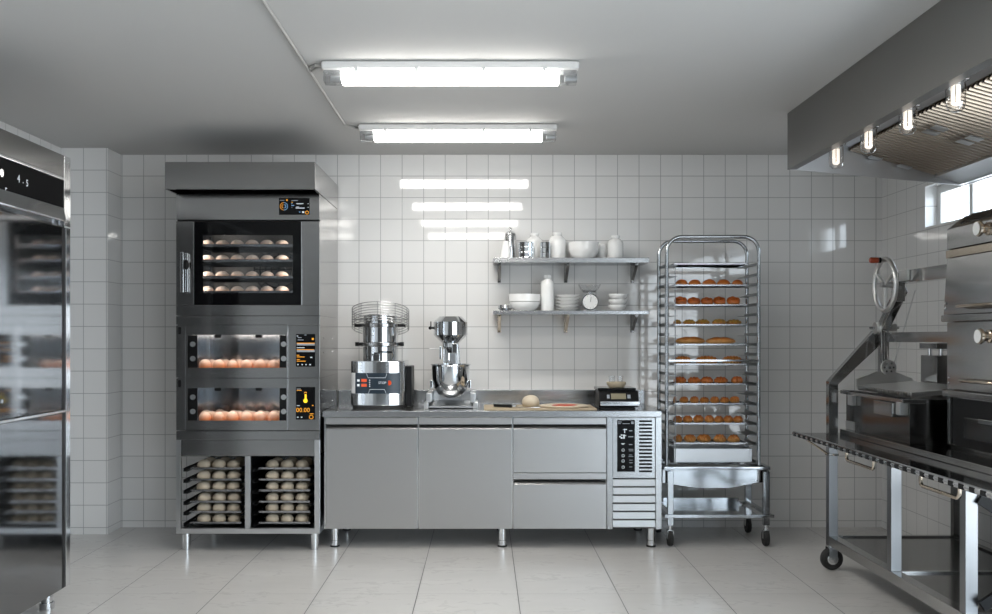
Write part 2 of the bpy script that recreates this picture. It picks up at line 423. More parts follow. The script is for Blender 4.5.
single(cb, 'ceiling_cable', M['cord'], 'pale grey cable running along the ceiling into the tube lamps', 'cable')

# ------------------------------------------------------------------ fridge on the left
FX = -2.1255
def ywhere(px, x): return x * 964.4 / (px - 484) - D     # depth of a point of plane X=x seen at px
fr = thing('refrigerator', 'tall polished steel two-door refrigerator at the left edge', 'fridge', (-2.5, -2.5, 0))
fy0, fy1 = -2.93, -2.03
MB().box(-2.90, FX - .03, fy0, fy1, .104, 2.297, .004).build('body', M['fridge_steel'], fr)
MB().box(FX - .03, FX, fy1 - .052, fy1, .106, 1.935, .003).build('side_frame', M['fridge_trim'], fr)
ye = -2.105; ys = fy0 + .002
MB().box(FX - .029, FX + .001, ye, fy1, 1.94, 2.297, .003).build('top_frame', M['fridge_trim'], fr)
MB().box(FX - .029, FX + .002, ys, ye - .002, 2.183, 2.296, .003).build('top_panel', M['oven_steel'], fr)
MB().box(FX - .029, FX + .006, ys, ye - .002, 2.169, 2.182, .002).build('trim_strip', M['fridge_trim'], fr)
cp = MB().box(FX - .029, FX - .002, ys, ye - .002, 2.031, 2.168, .002).build('control_panel', M['display_black'], fr)
for ch, px, py, sz in (('5', 6.5, 192, .05), ('4', 19, 179, .05), ('5', 27.5, 183.5, .045), ('.', 23.5, 180, .05)):
    yy = ywhere(px, FX); zz = EYE - (py - 337) * (D + yy) / 964.4
    text('readout', ch, sz, (FX - .0012, yy, zz), M['icon_white'], cp, (PI / 2, 0, PI / 2))
MB().cyl((FX - .003, ywhere(1, FX), 2.10), (FX + .004, ywhere(1, FX), 2.10), .018).build('control_knob', M['fridge_trim'], cp)
MB().prism([(FX - .029, 1.958), (FX + .012, 1.958), (FX + .014, 1.965), (FX, 2.030), (FX - .029, 2.030)], 'Y', ys, ye - .002, .002).build('light_band', M['fridge_trim'], fr)
d = MB().box(FX - .028, FX, ys, ye - .022, 1.013, 1.934, .003).build('upper_door', M['fridge_steel'], fr)
MB().box(FX - .028, FX - .004, ye - .019, fy1 - .055, .108, 1.93).build('door_gasket', M['black'], fr)
d2 = MB().box(FX - .028, FX, ys, ye - .022, .108, .995, .003).build('lower_door', M['fridge_steel'], fr)
MB().box(FX - .01, FX + .014, ys, ye + .03, .998, 1.011, .003).build('handle', M['fridge_trim'], fr)
for y in (ywhere(0.3, FX),):
    MB().lathe([(.0, 0), (.010, 0), (.010, .01), (.0, .012)], (FX, y, 1.378 - (384 - 337) * .006), axis='X').build('lock', M['fridge_trim'], fr)
for x in (-2.217, -2.82):
    for y in (-2.095, -2.86):
        MB().cyl((x, y, .035), (x, y, .104), .028).cyl((x, y, 0.001), (x, y, .034), .036).cyl((x, y, .06), (x, y, .066), .031).build('leg', M['bright_steel'], fr)

# ------------------------------------------------------------------ oven tower on the left of the back wall
YO = -0.78
def ox(px): return X(px, YO)
def oz(py): return Z(py, YO)
xl, xr = ox(176), ox(319.6)
yb = -0.02
# hood over the oven
hd = thing('oven_hood', 'steel canopy hood on top of the oven tower below the ceiling', 'extractor hood', ((xl + xr) / 2, -.5, 2.30))
hx0, hx1 = X(165, -.97), X(314.9, -.97)
m = MB().box(hx0, hx1 + .002, -.97, -.958, 2.300, 2.470, .0015).box(hx0, hx0 + .012, -.9575, yb, 2.300, 2.469).box(hx1 - .010, hx1 + .002, -.9575, yb, 2.300, 2.469).box(hx0 + .0125, hx1 - .0105, -.9575, yb, 2.44, 2.45)
m.build('canopy', M['oven_steel'], hd)
MB().box(hx0 + .014, hx1 - .012, -.955, -.94, 2.302, 2.318, .002).build('drip_rail', M['bright_steel'], hd)
m = MB()
for i in range(9): m.box(hx0 + .05 + i * .1, hx0 + .12 + i * .1, -.92, -.80, 2.345, 2.355)
m.box(hx0 + .013, hx1 - .011, -.93, yb - .02, 2.36, 2.365).build('filter_panel', M['black'], hd)

# convection oven: shell with a cavity
z0, z1 = oz(315.7), 2.2985
cv = thing('convection_oven', 'glass-fronted convection oven on top of the stacked ovens', 'oven', ((xl + xr) / 2, -.4, z0))
gx0, gx1, gz0, gz1 = ox(194), ox(301.8), oz(305), oz(221.6)
m = MB()
kx0 = gx0 - .05
m.box(xl, kx0, YO + .03, yb, z0, z1).box(gx1, xr, YO + .03, yb, z0, z1)
m.box(kx0, gx1, YO + .03, yb, gz1, z1).box(kx0, gx1, YO + .03, yb, z0, gz0).box(kx0, gx1, -.2, yb, gz0, gz1)
m.build('body', M['oven_steel'], cv)
MB().box(xl, xr, YO, YO + .028, oz(219.8), z1, .002).build('header_panel', M['oven_steel'], cv)
MB().box(xl + .01, xr - .002, YO - .004, YO + .028, oz(221.0), oz(219.9)).build('drip_edge', M['black'], cv)
MB().box(xl, ox(193.6), YO, YO + .028, gz0, oz(221.3), .002).build('side_panel', M['oven_steel'], cv)
MB().box(ox(301.9), xr, YO, YO + .028, gz0, oz(221.3), .002).build('side_panel', M['oven_steel'], cv)
MB().box(xl, xr, YO, YO + .028, z0 + .001, gz0 - .001, .002).build('lower_panel', M['oven_steel'], cv)
# cavity lining
m = MB()
m.shell(kx0 + .001, gx1 - .001, YO + .035, -.201, gz0 + .001, gz1 - .001, .004, 'f').build('cavity', M['cavity'], cv)
wx0, wx1, wz0, wz1 = ox(202.5), ox(292.8), oz(292.8), oz(235)
m = MB()
m.box(gx0, wx0, YO, YO + .02, gz0, gz1).box(wx1, gx1, YO, YO + .02, gz0, gz1)
m.box(wx0, wx1, YO, YO + .02, gz0, wz0).box(wx0, wx1, YO, YO + .02, wz1, gz1)
door = m.build('door', M['black_gloss'], cv)
MB().box(wx0, wx1, YO + .004, YO + .010, wz0, wz1).build('glass_pane', M['oven_glass'], door)
MB().box(ox(301.3), ox(302), YO - .002, YO + .01, gz0, gz1).build('edge_trim', M['bright_steel'], door)
MB().box(ox(193.6), ox(194.2), YO - .002, YO + .01, gz0, gz1).build('edge_trim', M['bright_steel'], door)
h = MB().box(ox(182.5), ox(185.8), YO - .05, YO - .034, oz(293), oz(252.5), .004)
h.build('handle', M['chrome'], cv)
MB().box(ox(186.5), ox(189), YO - .03, YO - .002, oz(292.5), oz(253.5), .003).build('handle_plate', M['bright_steel'], cv)
MB().ell((ox(187.5), YO - .028, oz(265)), .02, .02, .032).build('latch', M['black'], cv)
# inside: side guides, fan
for sx in (kx0 + .018, ox(299)):
    m = MB()
    for py in (245.3, 260.5, 277, 292):
        z = Z(py, -.70) - .012
        m.box(sx - .008, sx + .008, -.70, -.25, z - .004, z, 0)
    for yy in (-.66, -.30): m.box(sx - .004, sx + .004, yy - .004, yy + .004, gz0 + .02, gz1 - .05)
    m.build('tray_guide', M['rack_steel'], cv)
m = MB(); cx = (wx0 + wx1) / 2 + .08; zc_ = (gz0 + gz1) / 2
for r in (.05, .09, .13, .17): m.tube([(cx + r * math.cos(a * PI / 16), -.225, zc_ + r * math.sin(a * PI / 16)) for a in range(32)], .005, 6, True)
for a in range(8): m.cyl((cx, -.225, zc_), (cx + .17 * math.cos(a * PI / 4), -.225, zc_ + .17 * math.sin(a * PI / 4)), .004, n=6)
m.build('fan_guard', M['rack_steel'], cv)
def area(name, loc, rot, sx, sy, power, col, parent=None):
    l = bpy.data.lights.new(name, 'AREA'); l.shape = 'RECTANGLE'; l.size = sx; l.size_y = sy; l.energy = power; l.color = col
    o = bpy.data.objects.new(name, l); COL.objects.link(o); o.rotation_euler = rot
    o.location = Vector(loc) - (parent.location if parent else Vector((0, 0, 0))); o.parent = parent
    return o
# header display
def screen(parent, x0, x1, z0, z1, y, marks, name='display'):
    s = MB().box(x0, x1, y - .004, y + .002, z0, z1, .0015).build(name, M['black_gloss'], parent)
    by = {}
    for (u0, u1, v0, v1, c) in marks:                     # fractions of the screen, v down
        by.setdefault(c, MB()).box(x0 + (x1 - x0) * u0, x0 + (x1 - x0) * u1, y - .0052, y - .0042, z1 - (z1 - z0) * v1, z1 - (z1 - z0) * v0)
    for c, mb in by.items(): mb.build('readout', M[c], s)
    return s
sx0, sx1, sz0, sz1 = ox(279), ox(309.6), oz(214.8), oz(198)
sc_ = screen(cv, sx0, sx1, sz0, sz1, YO, [(.03, .18, .13, .16, 'icon_grey'), (.24, .29, .08, .18, 'amber'), (.41, .62, .14, .18, 'icon_grey'), (.41, .46, .24, .28, 'amber'),
    (.41, .44, .32, .36, 'icon_blue'), (.41, .5, .43, .47, 'icon_blue'), (.41, .44, .55, .58, 'icon_grey'), (.57, .8, .32, .36, 'icon_white'), (.6, .76, .38, .4, 'icon_grey'),
    (.57, .66, .52, .55, 'icon_white'), (.55, .84, .58, .63, 'icon_white'), (.94, .97, .33, .36, 'icon_white'), (.94, .97, .55, .58, 'icon_white'), (.66, .7, .82, .86, 'icon_blue'), (.76, .83, .80, .90, 'icon_white')])
def ring(cx, cz, r, y, a0, a1, rad, mat, par, name='dial'):
    MB().tube([(cx + r * math.cos(a0 + (a1 - a0) * i / 20), y, cz + r * math.sin(a0 + (a1 - a0) * i / 20)) for i in range(21)], rad, 6).build(name, M[mat], par)
rc = (sx0 + (sx1 - sx0) * .165, sz1 - (sz1 - sz0) * .5)
ring(rc[0], rc[1], .024, YO - .005, PI / 2, 1.5 * PI, .0016, 'amber', sc_); ring(rc[0], rc[1], .024, YO - .005, -PI / 2, PI / 2, .0016, 'icon_blue', sc_)
ring(rc[0] - .003, rc[1], .010, YO - .005, PI / 2, 1.5 * PI, .002, 'amber', sc_); ring(rc[0] + .003, rc[1], .010, YO - .005, -PI / 2, PI / 2, .002, 'icon_blue', sc_)
ring(sx0 + (sx1 - sx0) * .92, sz1 - (sz1 - sz0) * .87, .010, YO - .005, 0, 2 * PI, .002, 'amber', sc_)
for sx_, rz_ in ((kx0 + .03, -52), (gx1 - .022, 52)):
    area('oven_lamp', (sx_, YO + .045, (gz0 + gz1) / 2), (PI / 2, 0, math.radians(rz_)), .025, .42, 1.7, (1, .88, .78), cv)

# dough and buns
def bun_mesh(name, rx, rz, mat, foot=0.25):
    b = MB(); n = 14; prof = [(0, 0)]
    prof.append((rx * .72, 0)); 
    for i in range(n + 1):
        a = -0.55 + (PI / 2 + .55) * i / n
        r = rx * math.cos(a) if i < n else 0
        prof.append((max(r, 0), rz * (foot + (1 - foot) * math.sin(a)) if a > 0 else rz * foot * (1 + math.sin(a) / math.sin(.55))))
    b.lathe(prof, n=28)
    for v in b.bm.verts:
        a = math.atan2(v.co.y, v.co.x)
        k = 1 + .025 * math.sin(3 * a + rx * 90) + .015 * math.sin(5 * a)
        v.co.x *= k; v.co.y *= k
    return b.mesh(name, mat, 1.2)
def tray_mb(x0, x1, y0, y1, z, h=.018, flare=.006):
    b = MB()
    b.box(x0, x1, y0, y1, z, z + .0025)
    for (p, q, r, s) in ((x0 - flare, x1 + flare, y0 - flare, y0 - flare + .003), (x0 - flare, x1 + flare, y1 + flare - .003, y1 + flare), (x0 - flare, x0 - flare + .003, y0 - flare, y1 + flare), (x1 + flare - .003, x1 + flare, y0 - flare, y1 + flare)):
        b.box(p, q, r, s, z, z + h, .001, 1)
    b.box(x0 - flare, x1 + flare, y0 - flare, y1 + flare, z, z + .0022)
    return b
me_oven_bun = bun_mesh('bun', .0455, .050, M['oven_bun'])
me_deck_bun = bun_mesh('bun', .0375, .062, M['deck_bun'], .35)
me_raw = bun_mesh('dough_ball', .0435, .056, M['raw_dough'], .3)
NT = ['top', 'second', 'third', 'bottom']
for i, py in enumerate((245.3, 260.5, 277, 292)):
    z = Z(py, -.70) - .010
    b = tray_mb(kx0 + .038, ox(292.3), -.695, -.26, z, .018)
    single(b, 'baking_tray', M['tray_steel'], '%s tray of buns inside the glass-fronted convection oven' % ('%s from top' % NT[i] if 0 < i < 3 else NT[i]), 'baking tray', 'trays in the convection oven')
    for j, px in enumerate((207.6, 222.5, 237.4, 252.3, 267.2, 282.1)):
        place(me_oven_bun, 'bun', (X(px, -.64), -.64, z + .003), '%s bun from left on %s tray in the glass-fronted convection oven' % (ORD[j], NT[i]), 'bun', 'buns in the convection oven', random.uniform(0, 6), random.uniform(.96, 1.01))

# two deck ovens
def deck(z0, z1, wt, wb, name, label, marks, dz0, dz1):
    dk = thing('deck_oven', label, 'oven', ((xl + xr) / 2, -.4, z0), 'deck ovens in the tower')
    a0, a1 = ox(188), ox(286.5); zb, zt = oz(wb), oz(wt)
    bx0, bx1 = a0 - .03, a1 + .03
    m = MB()
    m.box(xl, bx0, YO + .03, yb, z0, z1 - .001).box(bx1, xr, YO + .03, yb, z0, z1 - .001).box(bx0, bx1, YO + .03, yb, zt + .03, z1 - .001).box(bx0, bx1, YO + .03, yb, z0, zb - .016).box(bx0, bx1, -.25, yb, zb - .016, zt + .03)
    m.build('body', M['oven_steel'], dk)
    MB().shell(bx0 + .001, bx1 - .001, YO + .032, -.251, zb - .015, zt + .029, .003, 'f').build('cavity', M['bright_steel'], dk)
    # hinge post, door, control column
    if name == 'upper':
        MB().box(xl, xr, YO, YO + .028, oz(324.8), z1 - .002, .002).build('top_strip', M['oven_steel'], dk)
        z1 = oz(325.1)
    hp = MB().box(xl, ox(185.3), YO, YO + .028, z0 + .001, z1 - .002, .002).build('side_panel', M['oven_steel'], dk)
    MB().box(ox(178.3), ox(181.2), YO - .004, YO, z1 - .058, z1 - .012, .002).build('hinge', M['black'], hp)
    d0, d1 = ox(185.7), ox(287.4)
    m = MB().box(d0, a0, YO - .004, YO + .022, z0 + .002, z1 - .003).box(a1, d1, YO - .004, YO + .022, z0 + .002, z1 - .003).box(a0, a1, YO - .004, YO + .022, zt, z1 - .003).box(a0, a1, YO - .004, YO + .022, z0 + .002, zb)
    dr = m.build('door', M['oven_steel'], dk)
    MB().box(a0, a1, YO + .006, YO + .010, zb, zt).build('glass_pane', M['oven_glass'], dr)
    for p0, p1, bx in ((a0 + .001, ox(197.5), ox(193)), (ox(279.6), a1 - .001, ox(283.8))):
        MB().box(p0, p1, YO - .002, YO + .004, zb + .001, zt - .001).build('window_strip', M['black'], dr)
        for q in (.28, .72): MB().cyl((bx, YO - .009, zt - (zt - zb) * q), (bx, YO - .002, zt - (zt - zb) * q), .017).build('stud', M['satin_steel'], dr)
    for px in (218, 259): MB().box(ox(px - 3.2), ox(px + 3.2), YO - .007, YO + .004, zt - .018, zt + .002, .002).build('catch', M['black'], dr)
    MB().box(d0 - .003, d0 + .001, YO - .006, YO, z0 + .002, z1 - .003).build('edge_trim', M['bright_steel'], dr)
    MB().box(d1 - .001, d1 + .003, YO - .006, YO, z0 + .002, z1 - .003).build('edge_trim', M['bright_steel'], dr)
    cpn = MB().box(ox(288), xr, YO, YO + .028, z0 + .001, z1 - .002, .002).build('control_column', M['oven_steel'], dk)
    s = screen(cpn, ox(296), ox(315.2), oz(dz1), oz(dz0), YO, marks)
    m = MB()
    for py in (wt - 3, wt + 12): 
        for yy in (-.62, -.25): m.cyl((xr - .001, yy, oz(py + 6)), (xr + .003, yy, oz(py + 6)), .005, n=8)
    m.build('screw', M['bright_steel'], dk)
    area('oven_lamp', ((a0 + a1) / 2, YO + .055, zt + .022), (math.radians(-32), 0, 0), .55, .03, 2.8, (1, .90, .80), dk)
    return dk, zb, s
mk1 = [(.05, .12, .05, .07, 'icon_white'), (.1, .3, .10, .12, 'icon_grey'), (.45, .55, .02, .04, 'icon_grey'), (.1, .4, .17, .19, 'icon_grey'), (.83, .93, .12, .18, 'amber'), (.05, .98, .27, .29, 'amber'),
       (.05, .98, .29, .35, 'icon_grey'), (.05, .45, .41, .43, 'icon_white'), (.05, .95, .47, .49, 'amber'), (.05, .98, .49, .55, 'icon_grey'), (.05, .18, .64, .66, 'amber'), (.05, .45, .69, .71, 'amber'),
       (.05, .2, .77, .79, 'amber'), (.05, .5, .82, .84, 'amber'), (.75, .85, .7, .73, 'icon_white'), (.08, .14, .92, .95, 'icon_white'), (.3, .36, .92, .95, 'icon_white'), (.5, .56, .92, .95, 'icon_white'), (.7, .78, .92, .95, 'icon_white')]
mk2 = [(.05, .25, .05, .07, 'icon_grey'), (.05, .3, .09, .11, 'amber'), (.05, .2, .56, .58, 'icon_white'), (.84, .92, .55, .58, 'amber'), (.46, .56, .22, .40, 'yellow'), (.72, .92, .81, .83, 'amber'), (.06, .14, .91, .94, 'icon_white'), (.26, .34, .91, .94, 'icon_white')]
dk1, zb1, _ = deck(oz(378), oz(315.7), 335, 367.8, 'upper', 'upper deck oven of the tower with two bar readouts on its screen', mk1, 334, 366.7)
dk2, zb2, s2 = deck(oz(430.6), oz(378), 388, 420.6, 'lower', 'lower deck oven of the tower with a thermometer icon on its screen', mk2, 387, 419.6)
cx2, ct = (ox(296) + ox(315.2)) / 2, oz(387); sh = oz(387) - oz(419.6); sw = ox(315.2) - ox(296)
MB().lathe([(0, 0), (.014, 0), (.014, .0012), (0, .0012)], (cx2, YO - .0043, ct - sh * .42), axis='Y').build('thermometer', M['yellow'], s2)
ring(cx2, ct - sh * .19, .007, YO - .005, 0, PI, .002, 'amber', s2, 'thermometer_outline')
text('readout', '00.00', .040, (cx2 - .016, YO - .0048, ct - sh * .71), M['amber'], s2)
ring(cx2 + sw * .3, ct - sh * .92, .012, YO - .005, 0, 2 * PI, .0018, 'amber', s2)
for nm, zb in (('upper', zb1), ('lower', zb2)):
    zf = zb - .0115
    for r, (yy, off, n, rn) in enumerate(((-.668, 0, 6, 'front'), (-.575, .5, 6, 'middle'), (-.475, 0.1, 6, 'rear'))):
        for j in range(n):
            px = 205 + (j + off) * 13.7
            xx = X(px, yy)
            if xx > X(284, YO) + .02: continue
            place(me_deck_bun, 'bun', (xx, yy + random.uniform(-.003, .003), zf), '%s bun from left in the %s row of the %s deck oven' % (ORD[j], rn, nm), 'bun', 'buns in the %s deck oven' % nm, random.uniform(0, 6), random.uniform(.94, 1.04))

# proofing base with two bays of trays
zb0, zt0 = oz(533.8), oz(430.6)
pr = thing('proofing_rack', 'open steel base rack with two bays of dough trays under the ovens', 'rack', ((xl + xr) / 2, -.4, 0))
zi0, zi1 = oz(528.5), oz(456)
m = MB()
m.box(xl, ox(180.4), YO, YO + .03, zb0, oz(440), .002).box(ox(314.4), xr, YO, YO + .03, zb0, oz(440), .002).box(ox(244.8), ox(250.3), YO, YO + .03, zi0, zi1, .002)
m.box(ox(180.4), ox(314.4), YO, YO + .03, zb0, zi0, .002)
m.box(xl, xl + .03, yb - .03, yb, zb0, zt0 - .002).box(xr - .03, xr, yb - .03, yb, zb0, zt0 - .002)
m.box(xl, xl + .03, YO + .03, yb - .03, zb0, zb0 + .03).box(xr - .03, xr, YO + .03, yb - .03, zb0, zb0 + .03)
m.build('frame', M['satin_steel'], pr)
MB().box(ox(181), ox(314), YO + .002, YO + .03, zi1, oz(440), .002).box(xl + .001, xr - .001, YO, YO + .03, oz(440) + .001, zt0 - .003, .002).build('fascia', M['oven_steel'], pr)
MB().box(xl + .001, xr - .001, YO + .03, yb, zi1 + .01, zt0 - .004).build('top_box', M['oven_steel'], pr)
MB().box(xl + .032, xr - .032, YO + .03, yb - .03, zb0, zb0 + .008).build('bottom_plate', M['cavity'], pr)
MB().box(ox(250.2), xr - .004, yb - .012, yb - .004, zb0, zi1).build('back_panel', M['cavity'], pr)
MB().box(ox(314.4) + .004, xr - .001, YO + .03, yb - .03, zb0 + .03, zi1).build('side_panel', M['oven_steel'], pr)
MB().box(ox(247) - .004, ox(247) + .004, YO + .03, yb - .03, zb0 + .01, zi1).build('divider', M['black'], pr)
for px in (186.5, 314.6):
    for yy in (YO + .045, yb - .05):
        xx = X(px, YO + .045)
        MB().cyl((xx, yy, .03), (xx, yy, zb0), .028).cyl((xx, yy, .001), (xx, yy, .029), .024).build('leg', M['bright_steel'], pr)
yt = -.69
RN = ['top', 'second from top', 'third from top', 'fourth from top', 'fifth from top', 'bottom']
bays = (('left', ox(181.2), ox(244.2), 190.9, 240.6, (204, 219.2, 233.9)), ('right', ox(250.9), ox(313.8), 259.6, 309.4, (272, 287.1, 301.8)))
for bn, b0, b1, t0, t1, bxs in bays:
    for i, cpy in enumerate((180, 233, 284, 337, 385, 437)):
        py = 430 + cpy / 4.722
        z = Z(py, yt) - .008
        for q0, q1 in ((b0 + .004, b0 + .034), (b1 - .034, b1 - .004)):
            MB().box(q0, q1, YO + .032, yb - .04, z - .006, z - .003).box(q0 if q0 < b0 + .01 else q1 - .003, q0 + .003 if q0 < b0 + .01 else q1, YO + .032, yb - .04, z - .003, z + .016).build('tray_runner', M['black'], pr)
        b = tray_mb(X(t0, yt), X(t1, yt), yt, -.14, z, .014)
        single(b, 'baking_tray', M['tray_steel'], '%s dough tray in the %s bay of the base rack' % (RN[i], bn), 'baking tray', 'dough trays in the %s bay' % bn)
        dx = random.uniform(-.8, .8)
        for r, (yy, rn) in enumerate(((-.635, 'front'), (-.50, 'rear'))):
            for j, px in enumerate(bxs):
                xx = X(px + dx * .4, -.635) + (.0 if r == 0 else .006)
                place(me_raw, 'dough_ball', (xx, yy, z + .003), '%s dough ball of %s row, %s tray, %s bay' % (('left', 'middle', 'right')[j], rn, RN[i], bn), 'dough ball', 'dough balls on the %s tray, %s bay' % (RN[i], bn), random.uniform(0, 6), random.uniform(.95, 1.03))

# ------------------------------------------------------------------ refrigerated counter
YC = -0.70
def cx_(px): return X(px, YC)
def cz_(py): return Z(py, YC)
ct = thing('refrigerated_counter', 'long steel refrigerated counter with doors, drawers and vented control end', 'counter', (.05, -.35, 0))
c0, c1 = X(322.6, -.706), X(661.8, -.706)
ztop = 0.8956
MB().box(c0, c1, -.706, -.004, .857, ztop, .003).build('worktop', M['worktop_steel'], ct)
MB().box(c0, X(644, 0), -.022, -.003, ztop, .996, .003).build('backsplash', M['worktop_steel'], ct)
zc0 = cz_(529)
MB().box(cx_(325), cx_(661.4), -.665, -.01, zc0, .8565).build('body', M['counter_steel'], ct)
MB().box(cx_(324.4), cx_(325.6), -.70, -.66, zc0, .856).box(cx_(417.6), cx_(418.8), -.69, -.66, zc0, .856).box(cx_(512), cx_(513.2), -.69, -.66, zc0, .856).build('divider_strip', M['bright_steel'], ct)
def rail(px0, px1, p0, p1):
    MB().box(cx_(px0), cx_(px1), YC + .002, -.666, cz_(p1), cz_(p0), .002).build('handle_rail', M['counter_steel'], ct)
    MB().box(cx_(px0), cx_(px1), YC + .012, -.666, cz_(p1 + 1.0), cz_(p1)).build('shadow_gap', M['black'], ct)
def front(name, px0, px1, p0, p1):
    x0, x1 = cx_(px0), cx_(px1); a, b = cz_(p1), cz_(p0)
    o = MB().box(x0, x1, YC, -.667, a, b, .002).build(name, M['counter_steel'], ct)
    MB().prism([(-.668, b + .001), (-.697, b + .001), (-.672, cz_(p0 - 3.6)), (-.668, cz_(p0 - 3.6))], 'X', x0 + .002, x1 - .002).build('finger_grip', M['counter_steel'], o)
for px0, px1 in ((325.8, 417.3), (419, 511.8), (513.5, 606.3)): rail(px0, px1, 418, 424.4)
front('door', 325.8, 417.3, 429, 528.8); front('door', 419, 511.8, 429, 528.8)
front('drawer', 513.5, 606.3, 429, 472.6)
rail(513.5, 606.3, 473.2, 479.4)
front('drawer', 513.5, 606.3, 484.4, 528.8)
MB().box(cx_(607), cx_(612.6), YC - .002, -.664, zc0 - .002, .856, .002).build('corner_post', M['worktop_steel'], ct)
MB().box(cx_(655.6), cx_(661.6), YC - .002, -.664, zc0 - .002, .856, .002).build('corner_post', M['worktop_steel'], ct)
pl = MB(); sl = MB()
pz0, pz1 = cz_(478), cz_(418)
pl.box(cx_(613), cx_(655.2), YC + .004, -.666, pz0, pz1, .002)
p = pl.build('control_plate', M['worktop_steel'], ct)
for k in range(15):
    a = 420.3 + k * 3.58
    sl.box(cx_(639.2), cx_(652), YC + .001, YC + .006, cz_(a + 1.9), cz_(a))
sl.build('vent_slots', M['black'], p)
s = screen(p, cx_(617.2), cx_(635), cz_(471.8), cz_(420), YC + .004, [(.05, .25, .03, .045, 'icon_grey'), (.05, .2, .06, .075, 'icon_grey'), (.3, .7, .065, .075, 'icon_grey'), (.78, .92, .03, .05, 'icon_grey'), (.78, .92, .055, .075, 'icon_grey'),
    (.32, .42, .18, .19, 'icon_white'), (.40, .44, .17, .25, 'icon_white'), (.42, .55, .175, .19, 'icon_white'), (.12, .2, .31, .335, 'icon_white'), (.2, .3, .28, .30, 'icon_white'), (.2, .3, .33, .36, 'icon_white'), (.34, .42, .28, .36, 'icon_white'), (.45, .5, .29, .31, 'icon_white'),
    (.22, .42, .45, .46, 'icon_white'), (.27, .37, .465, .475, 'icon_white'), (.66, .84, .2, .215, 'icon_grey'), (.62, .9, .315, .33, 'icon_grey'), (.66, .85, .465, .48, 'icon_grey'), (.64, .9, .56, .57, 'icon_grey'), (.66, .9, .59, .6, 'icon_grey'), (.66, .84, .67, .68, 'icon_grey'), (.64, .9, .7, .71, 'icon_grey'),
    (.68, .86, .77, .78, 'icon_grey'), (.68, .86, .82, .83, 'icon_grey'), (.68, .84, .9, .91, 'icon_grey')], 'touch_panel')
for v in (.58, .69, .79, .91): ring(cx_(617.2) + (cx_(635) - cx_(617.2)) * .33, cz_(420) - (cz_(420) - cz_(471.8)) * v, .008, YC - .001, 0, 2 * PI, .0014, 'icon_white', s, 'icon')
for k in range(6):
    a, b = 479.6 + k * 8.2, 479.6 + k * 8.2 + 7.2
    MB().prism([(-.672, cz_(b)), (YC + .004, cz_(b)), (YC - .004, cz_(b - 1.0)), (YC + .006, cz_(a)), (-.672, cz_(a))], 'X', cx_(613), cx_(655.2)).build('louver', M['counter_steel'], ct)
MB().box(cx_(613), cx_(655.2), -.676, -.666, zc0, cz_(479)).build('louver_back', M['black'], ct)
for px in (335, 502.3, 651):
    for yy in (-.64, -.10):
        xx = X(px, -.64)
        MB().cyl((xx, yy, .045), (xx, yy, zc0), .027).cyl((xx, yy, .012), (xx, yy, .044), .029).build('leg', M['bright_steel'], ct)
        MB().cyl((xx, yy, .001), (xx, yy, .0115), .031).build('leg_foot', M['black_rubber'], ct)

# ------------------------------------------------------------------ mixer with the wire guard
ZW = ztop + .001
mx = thing('dough_mixer', 'polished dough mixer with wire guard and navy control panel on the counter', 'mixer', (-.714, -.36, ZW))
xc, hw = -.715, .183
def dplan(r, hw, y0=-.47, dep=.075, yb_=-.17):
    pts = [(xc + hw * math.cos(PI + PI * i / 20), y0 + dep * math.sin(PI + PI * i / 20)) for i in range(21)]
    return pts + [(xc + hw, yb_), (xc - hw, yb_)]
MB().prism(dplan(0, .172), 'Z', ZW, ZW + .022).build('foot', M['black_rubber'], mx)
MB().prism(dplan(0, hw), 'Z', ZW + .022, Z(361, -.5), .004).build('base', M['bright_steel'], mx)
MB().box(xc + hw + .001, xc + hw + .04, -.42, -.18, ZW + .01, Z(366, -.4), .006).build('side_box', M['black'], mx)
zp0, zp1 = Z(393.6, -.54), Z(373, -.54)
def arc_strip(a0, a1, off, th, z0, z1):
    A = [PI + PI * (a0 + (a1 - a0) * i / 12) for i in range(13)]
    o = [(xc + (hw + off) * math.cos(a), -.47 + (.075 + off) * math.sin(a)) for a in A]
    i_ = [(xc + (hw + off - th) * math.cos(a), -.47 + (.075 + off - th) * math.sin(a)) for a in reversed(A)]
    return MB().prism(o + i_, 'Z', z0, z1)
def afr(px): return math.acos(max(-1, min(1, -(X(px, -.54) - xc) / hw))) / PI
p = arc_strip(afr(355.3), afr(399.4), .003, .003, zp0, zp1).build('control_panel', M['navy'], mx)
arc_strip(afr(350.6), afr(354.8), .0025, .002, zp0, zp1).build('light_strip', M['porcelain'], mx)
def ypan(px): a = PI + PI * afr(px); return -.47 + .078 * math.sin(a)
for py in (380.4, 385.2):
    y = ypan(364.5); MB().box(X(361.3, y), X(367.2, y), y - .003, y + .006, Z(py + 1.5, y), Z(py - 1.4, y), .001).build('indicator', M['red_led'], p)
    y = ypan(358.5); MB().box(X(357.2, y), X(359.6, y), y - .003, y + .004, Z(py + 1.2, y), Z(py - 1, y), .001).build('symbol', M['icon_white'], p)
for q in range(4):
    y = ypan(369.8); MB().box(X(369.2, y), X(370.2, y), y - .003, y + .004, Z(379.8 + q * 2 + .9, y), Z(379.8 + q * 2, y)).build('symbol', M['icon_white'], p)
y = ypan(389); MB().lathe([(0, 0), (.016, 0), (.0165, .004), (.014, .012), (0, .014)], (X(389, y), y - .001, Z(382.9, y)), axis='Y', mat=Matrix.Translation((0, 0, 0))).build('stop_button', M['red_button'], p)
y = ypan(382.3); text('stop_lettering', 'STOP', .022, (X(382.3, y), y - .0015, Z(382.9, y)), M['icon_white'], p)
